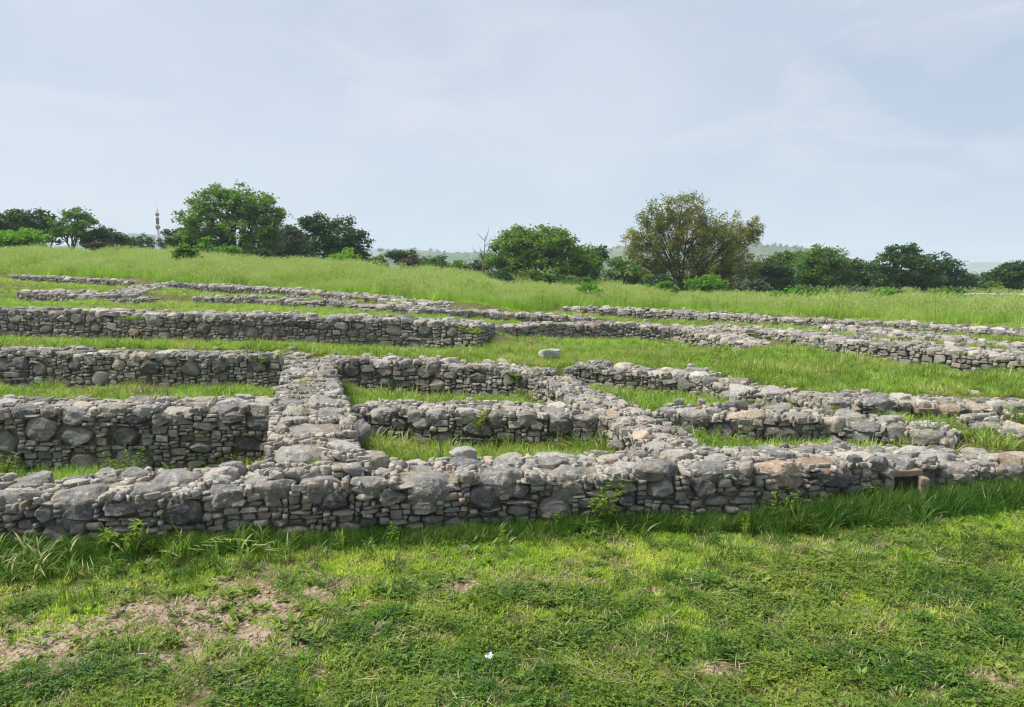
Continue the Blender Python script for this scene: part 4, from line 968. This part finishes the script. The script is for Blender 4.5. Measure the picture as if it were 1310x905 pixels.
T('round tree with bright crown in the middle of the right hand clump', 80, (1050, 378), [(1052, 342, 30, 20), (1040, 352, 26, 20), (1066, 357, 22, 20), (1046, 328, 18, 9), (1076, 364, 14, 15)], 'mid', .26, .75)
T('dark tree between the round tree and the wide dark trees', 82, (1108, 380), [(1108, 350, 24, 17), (1096, 345, 15, 13), (1118, 364, 20, 14)], 'dark', .26, .75)
T('wide dark tree with two pointed tops in the right hand clump', 78, (1150, 382), [(1150, 340, 26, 20), (1142, 325, 10, 10), (1166, 326, 12, 10), (1140, 362, 26, 18), (1170, 360, 24, 20)], 'dark', .26, .75, .3)
T('wide rounded dark tree at the right end of the clump', 80, (1205, 382), [(1190, 343, 28, 16), (1205, 358, 26, 18), (1225, 362, 18, 16), (1185, 364, 26, 16)], 'blue', .26, .75, .3)
T('dark round tree by itself near the right photo edge', 84, (1288, 376), [(1288, 355, 25, 16), (1300, 350, 20, 13), (1275, 362, 14, 12)], 'dark', .28, 1.1)
T('pale slender young tree before the far right blue hill', 86, (1246, 378), [(1246, 362, 9, 9), (1240, 355, 6, 6)], 'bright', .26, .6, .08)
SH = 'bushes at the far edge of the grass field'
def bush(label, Y, u, v, ru, rv, leaf, dens=1.0):
    v -= 3; rv += 2.5
    return tree(label, Y, (u, v+rv), [(u, v, ru, rv), (u+ru*.5, v+rv*.3, ru*.6, rv*.7), (u-ru*.5, v+rv*.3, ru*.6, rv*.7)], leaf, .22, dens, .06, 'bush', SH, 'bush', clump=.7)
bush('light green wide bush below the trees at the left photo edge', 62, 18, 308, 30, 9, 'bright', .8)
bush('brownish low bush under the low round tree', 66, 135, 320, 14, 6, 'brown', .7)
bush('bright green bush before the largest tree', 62, 292, 325, 14, 6, 'bright', .8)
bush('tall seedy weeds before the largest tree on its left', 60, 262, 323, 9, 9, 'bright', .5)
bush('light green bush at the right foot of the dark pointed tree', 64, 441, 336, 16, 8, 'bright', 1.0)
bush('brownish purple bush beside the small leaning tree', 88, 528, 342, 13, 7, 'brown', 1.0)
bush('low green bush on the skyline left of the sapling', 80, 555, 343, 12, 5, 'mid', .9)
bush('low green bush on the skyline right of the sapling', 80, 585, 346, 14, 5, 'mid', .9)
bush('low bush at the skyline left of the dark leaning tree', 84, 482, 340, 14, 5, 'mid', .9)
bush('lime green round bush under the olive tree', 60, 905, 368, 19, 9, 'bright', 1.2)
bush('dark low bush at the left under the olive tree', 68, 840, 366, 20, 8, 'blue', 1.0)
bush('grey green bush between olive tree and right hand clump', 66, 965, 372, 18, 8, 'grey', .9)
bush('low olive bush between centre tree and slim tree', 66, 742, 368, 22, 6, 'mid', .8)
bush('pale weedy bush left of the lime green bush', 60, 850, 373, 16, 5, 'bright', .5)
for lb, Y_, u_, v_, ru_, rv_, lf in [
  ('low dark bush in the gap right of the olive tree', 72, 985, 374, 16, 7, 'dark'), ('mid green bush below the round bright tree', 70, 1040, 378, 20, 6, 'mid'),
  ('grey bush below the dark tree beside the round one', 70, 1092, 380, 18, 6, 'grey'), ('green bush at the foot of the twin pointed tree', 70, 1140, 381, 18, 5, 'mid'),
  ('dark bush at the foot of the wide rounded tree', 70, 1215, 381, 20, 6, 'dark'), ('small bush in the gap before the far blue hill', 80, 1262, 373, 14, 5, 'mid'),
  ('low bush at the left foot of the dome shaped tree', 70, 640, 358, 14, 6, 'blue'), ('low bush at the right foot of the dome shaped tree', 70, 715, 364, 22, 6, 'dark'),
  ('dark bush between the low round tree and the tiny tree', 90, 160, 318, 12, 5, 'dark'),  ('dark bush right of the largest tree trunk', 76, 330, 331, 20, 6, 'dark'), ('olive bush at the left foot of the olive tree', 70, 822, 362, 14, 8, 'olive')]: bush(lb, Y_, u_, v_, ru_, rv_, lf, .9)
for lb, Y_, u_, v_, ru_, rv_ in [('small dark green shrub in the tall grass behind the far central wall', 34, 752, 385, 10, 4), ('wide green shrub in the tall grass above the far right wall', 36, 1010, 390, 20, 5),
  ('green shrub standing in the tall grass below the twin pointed tree', 42, 1128, 393, 14, 5), ('little shrub in the tall grass above the high wall corner', 36, 610, 377, 10, 4),
  ('green shrub in the tall grass left, below the largest tree', 44, 240, 334, 9, 5), ('yellow green shrub at the top right of the grass field', 44, 1215, 392, 14, 4)]: bush(lb, Y_, u_, v_-5, ru_, rv_+3, 'bright' if ru_ > 9 else 'mid', .7)
# dead tree
def dead(label, u, v, vt, Y):
    R = random.Random(5); x, y, z = atY(u, v, Y); zt = atY(u, vt, Y)[2]
    root = bpy.data.objects.new('dead_tree', None); COL.objects.link(root); root.location = (x, y, z-.4); tag(root, label, 'dead tree')
    H = zt-z; P = bend((0, 0, 0), (.4, .2, H+.4), R, 8, .03, 0); V, Fc = tube(P, [.12, .11, .1, .09, .08, .06, .045, .03, .015])
    link('trunk', mesh('trunk', [v[:] for v in V], Fc, BARKG, True), root)
    for k in range(11):
        p = P[R.randint(2, 7)]; e = p+Vector((R.uniform(-1.4, 1.4), R.uniform(-1, 1), R.uniform(.5, 1.8))); V, Fc = tube(bend(p, e, R, 4, .1, .05), [.05, .04, .03, .02, .01], 5)
        link('limb', mesh('limb', [v[:] for v in V], Fc, BARKG, True), root)
dead('bare dead tree with thin upright twigs left of the dome shaped tree', 616, 358, 301, 76)
tree('sparse scrubby tree around the foot of the bare dead tree', 77, (614, 356), [(613, 340, 11, 12), (624, 350, 10, 9), (604, 348, 7, 8)], 'grey', .22, .45, .08, clump=.7)

# ------------------------------------------------------------------ minaret
def minaret():
    Y = 420.; x, y, z0 = atY(204, 335, Y); z0 = -8.0; k = Y/FPX/CP
    zz = lambda v: atY(204, v, Y)[2]-z0
    MW = plain('minaret_white', (.75, .72, .70)); MB = plain('minaret_red', (.25, .13, .11)); MD = plain('minaret_opening_shade', (.08, .07, .07))
    root = bpy.data.objects.new('minaret', None); COL.objects.link(root); root.location = (x, y, z0); tag(root, 'white slender minaret with two dark balconies rising behind the grass field', 'minaret')
    def lathe(name, prof, mat, sides=12):
        V, Fc = [], []
        for r, z in prof:
            for i in range(sides): a = 2*math.pi*i/sides; V.append((r*math.cos(a), r*math.sin(a), z))
        for j in range(len(prof)-1):
            for i in range(sides): i2 = (i+1) % sides; Fc.append((j*sides+i, j*sides+i2, (j+1)*sides+i2, (j+1)*sides+i))
        return link(name, mesh(name, V, Fc, mat), root)
    r = lambda px: px*k/2*.7
    lathe('shaft', [(r(7.5), 0), (r(7), zz(311)), (r(6.2), zz(309)), (r(5), zz(306)), (r(4.2), zz(293))], MW)
    lathe('band', [(r(7), zz(310)), (r(9), zz(309.4)), (r(9), zz(308.4)), (r(6), zz(308))], MB)
    lathe('balcony', [(r(4.3), zz(294)), (r(8), zz(291.5)), (r(8.4), zz(290.3)), (r(8.4), zz(289)), (r(3.6), zz(288.9))], MB)
    lathe('upper_shaft', [(r(3.8), zz(289)), (r(3.4), zz(277))], MW)
    lathe('balcony', [(r(3.5), zz(277)), (r(7), zz(275.4)), (r(7.2), zz(273.4)), (r(3.4), zz(273.2))], MB)
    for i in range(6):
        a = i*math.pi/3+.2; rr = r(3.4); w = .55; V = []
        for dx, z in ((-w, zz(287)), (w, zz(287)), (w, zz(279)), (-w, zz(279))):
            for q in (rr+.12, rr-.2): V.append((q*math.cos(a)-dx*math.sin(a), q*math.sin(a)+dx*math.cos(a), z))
        link('window', mesh('window', V, [(0, 2, 4, 6), (1, 3, 5, 7), (0, 1, 3, 2), (2, 3, 5, 4), (4, 5, 7, 6), (6, 7, 1, 0)], MD), root)  # dark panels painted for the shade inside the openings
    lathe('lantern', [(r(3.4), zz(273.3)), (r(3), zz(270)), (r(2.4), zz(268.6)), (r(1.2), zz(267))], MW)
    lathe('finial', [(r(1.2), zz(267)), (r(.7), zz(264)), (r(.25), zz(259))], MW)
minaret()

# ------------------------------------------------------------------ hills
def hill_mat(name, a, b, c):
    m, nt, o = newmat(name); L = nt.links.new; geo = N(nt, 'ShaderNodeNewGeometry')
    n = N(nt, 'ShaderNodeTexNoise', Scale=.012, Detail=8.0, Roughness=.65); L(geo.outputs['Position'], n.inputs['Vector'])
    n2 = N(nt, 'ShaderNodeTexVoronoi', Scale=.09); L(geo.outputs['Position'], n2.inputs['Vector'])
    r = ramp(nt, [(.38, a), (.52, b), (.66, c)]); L(n.outputs['Fac'], r.inputs[0])
    s = N(nt, 'ShaderNodeMapRange'); L(n2.outputs['Distance'], s.inputs[0]); s.inputs[1].default_value = .25; s.inputs[2].default_value = .4
    col = mixc(nt, s.outputs[0], (.03, .06, .02), r.outputs[0])
    p = N(nt, 'ShaderNodeBsdfPrincipled', Roughness=1.0); L(col, p.inputs['Base Color']); L(p.outputs[0], o.inputs[0]); return m
HM = hill_mat('hill_scrub', (.04, .075, .03), (.08, .12, .05), (.17, .13, .08))
def hill(name, ridge, Y, depth, seed):
    us = np.linspace(ridge[0][0], ridge[-1][0], 240); vs = np.interp(us, [r[0] for r in ridge], [r[1] for r in ridge])
    V = []; nd = 40
    for i, (u, v) in enumerate(zip(us, vs)):
        zr = atY(u, v, Y)[2]+8+noise.fractal(Vector((u*.05, seed, 0)), 1, 2, 3)*Y*.0012
        for j in range(nd+1):
            t = j/nd*1.6; yy = Y-depth*(1-t)             # t=1 ridge
            f = math.sin(min(t, 1)*math.pi/2)**1.2 if t <= 1 else math.cos((t-1)*math.pi/2*1.6)
            a = (u-CU)/FPX/CP; xx = a*Y+ (yy-Y)*a*.3
            g = noise.fractal(Vector((xx*.006, yy*.006, seed)), 1, 2, 4)*.12*(1-abs(2*min(t, 1)-1))
            V.append((xx, yy, -8+max(0, zr)*(max(0, f)+g*(1 if t < 1 else 0))))
    Fq = [(i*(nd+1)+j, (i+1)*(nd+1)+j, (i+1)*(nd+1)+j+1, i*(nd+1)+j+1) for i in range(239) for j in range(nd)]
    tag(link(name, mesh(name, V, np.array(Fq), HM, True)), kind='structure')
    return us, vs
hill('hills', [(448, 372), (465, 350), (485, 334), (503, 322), (530, 320), (560, 323), (600, 326), (640, 323), (700, 322), (760, 321), (795, 317), (850, 311), (930, 312), (985, 316), (1030, 322), (1065, 345), (1085, 372)], 1150, 420, 1)
hill('hills', [(60, 335), (110, 318), (150, 304), (185, 299.5), (215, 302), (260, 312), (320, 306), (380, 318), (440, 345)], 1700, 500, 2)
hill('hills', [(1180, 365), (1215, 345), (1240, 336), (1262, 336), (1290, 345), (1320, 338), (1380, 350), (1450, 365)], 2900, 600, 3)
hill('hills', [(400, 335), (460, 322), (495, 318), (540, 330), (600, 345)], 3000, 500, 4)
# scrub trees dotted on the ridge
blob = protos('scrub_blob', 3, lambda b, R: [b.leaf((R.gauss(0, 2), R.gauss(0, 2), 2.5+R.gauss(0, 1.6)), R.uniform(0, 6), R.uniform(-1, 1), 2.4, 1.8) for _ in range(60)], [LM['dark']])
pp = []
ridge_u = [503, 530, 560, 600, 640, 700, 760, 795, 850, 930, 985, 1030]; ridge_v = [322, 320, 323, 326, 323, 322, 321, 317, 311, 312, 316, 322]
for _ in range(230):
    u = RNG.uniform(470, 1040); f = RNG.random()**.7; t = f
    v = float(np.interp(u, ridge_u, ridge_v)); zr = atY(u, v, 1150)[2]+8; a = (u-CU)/FPX/CP; yy = 1150-420*(1-t)
    pp.append((a*1150+(yy-1150)*a*.3, yy, -8+zr*math.sin(t*math.pi/2)**1.2))
scatter('hill_scrub', blob, np.array(pp), RNG.uniform(.35, .85, len(pp)), 'scrubby dark trees dotted over the hazy central hill', 'scrub')
# far low wall at the right edge
def far_wall():
    x0, y0, z0 = atY(1238, 380, 66); x1, y1, z1 = atY(1400, 382, 60); R = random.Random(3)
    J = Joiner(); zt = atY(1275, 376.5, 64)[2]; zb = zt-.75; Lw = math.hypot(x1-x0, y1-y0); n = int(Lw/.45)
    t = np.array([(x1-x0)/Lw, (y1-y0)/Lw, 0]); nn = np.array([t[1], -t[0], 0])
    root = link('far_stone_wall', slab_mesh('far_stone_wall', Lw, .7, .8, M_MORTAR, 4), loc=((x0+x1)/2, (y0+y1)/2, zb+.36)); root.rotation_euler = (0, 0, math.atan2(t[1], t[0]))
    root.location = (0, 0, 0); root.rotation_euler = (0, 0, 0)
    for v in root.data.vertices: q = v.co.copy(); v.co = Vector(((x0+x1)/2, (y0+y1)/2, zb+.36))+Vector(t)*q.x+Vector((-t[1], t[0], 0))*q.y+Vector((0, 0, 1))*q.z
    for j in range(3):
        for i in range(n):
            w_ = R.uniform(.35, .55); V, Fc = SHP[2][R.randrange(NB)]; c = np.array([x0, y0, zb+.15+j*.25])+t*(i+.5*(j % 2))*.45+nn*.34
            J.add(V@np.stack([t*w_, -nn*.3, np.array([0, 0, 1])*R.uniform(.2, .32)], 1).T+c, Fc, np.array((R.uniform(.1, .7), 1.1, R.random(), 1)))
    for i in range(n*2): V, Fc = SHP[2][R.randrange(NB)]; c = np.array([x0, y0, zt-.03])+t*i*.225+nn*R.uniform(-.3, .3); J.add(V*np.array([.4, .4, .2])+c, Fc, np.array((R.uniform(.2, .6), 1.4, R.random(), 1)))
    J.build('small_stones', root, (0, 0, 0), M_STONEJ)
    tag(root, 'distant low stone wall below the lone round tree at the right edge', 'wall', 'low rubble stone walls of the ruin', 'thing')
far_wall()

# ------------------------------------------------------------------ haze
bm = bmesh.new(); bmesh.ops.create_cube(bm, size=1)
for v in bm.verts: v.co = Vector((v.co.x*9000, 1900+v.co.y*4000, 80+v.co.z*190))
me = bpy.data.meshes.new('haze'); bm.to_mesh(me); bm.free()
m, nt, o = newmat('haze'); pv = N(nt, 'ShaderNodeVolumePrincipled', Density=.00032); pv.inputs['Color'].default_value = (.74, .87, 1.0, 1)
nt.links.new(pv.outputs[0], o.inputs['Volume']); me.materials.append(m)
tag(link('haze', me), 'thin pale haze over the whole plain', kind='stuff')
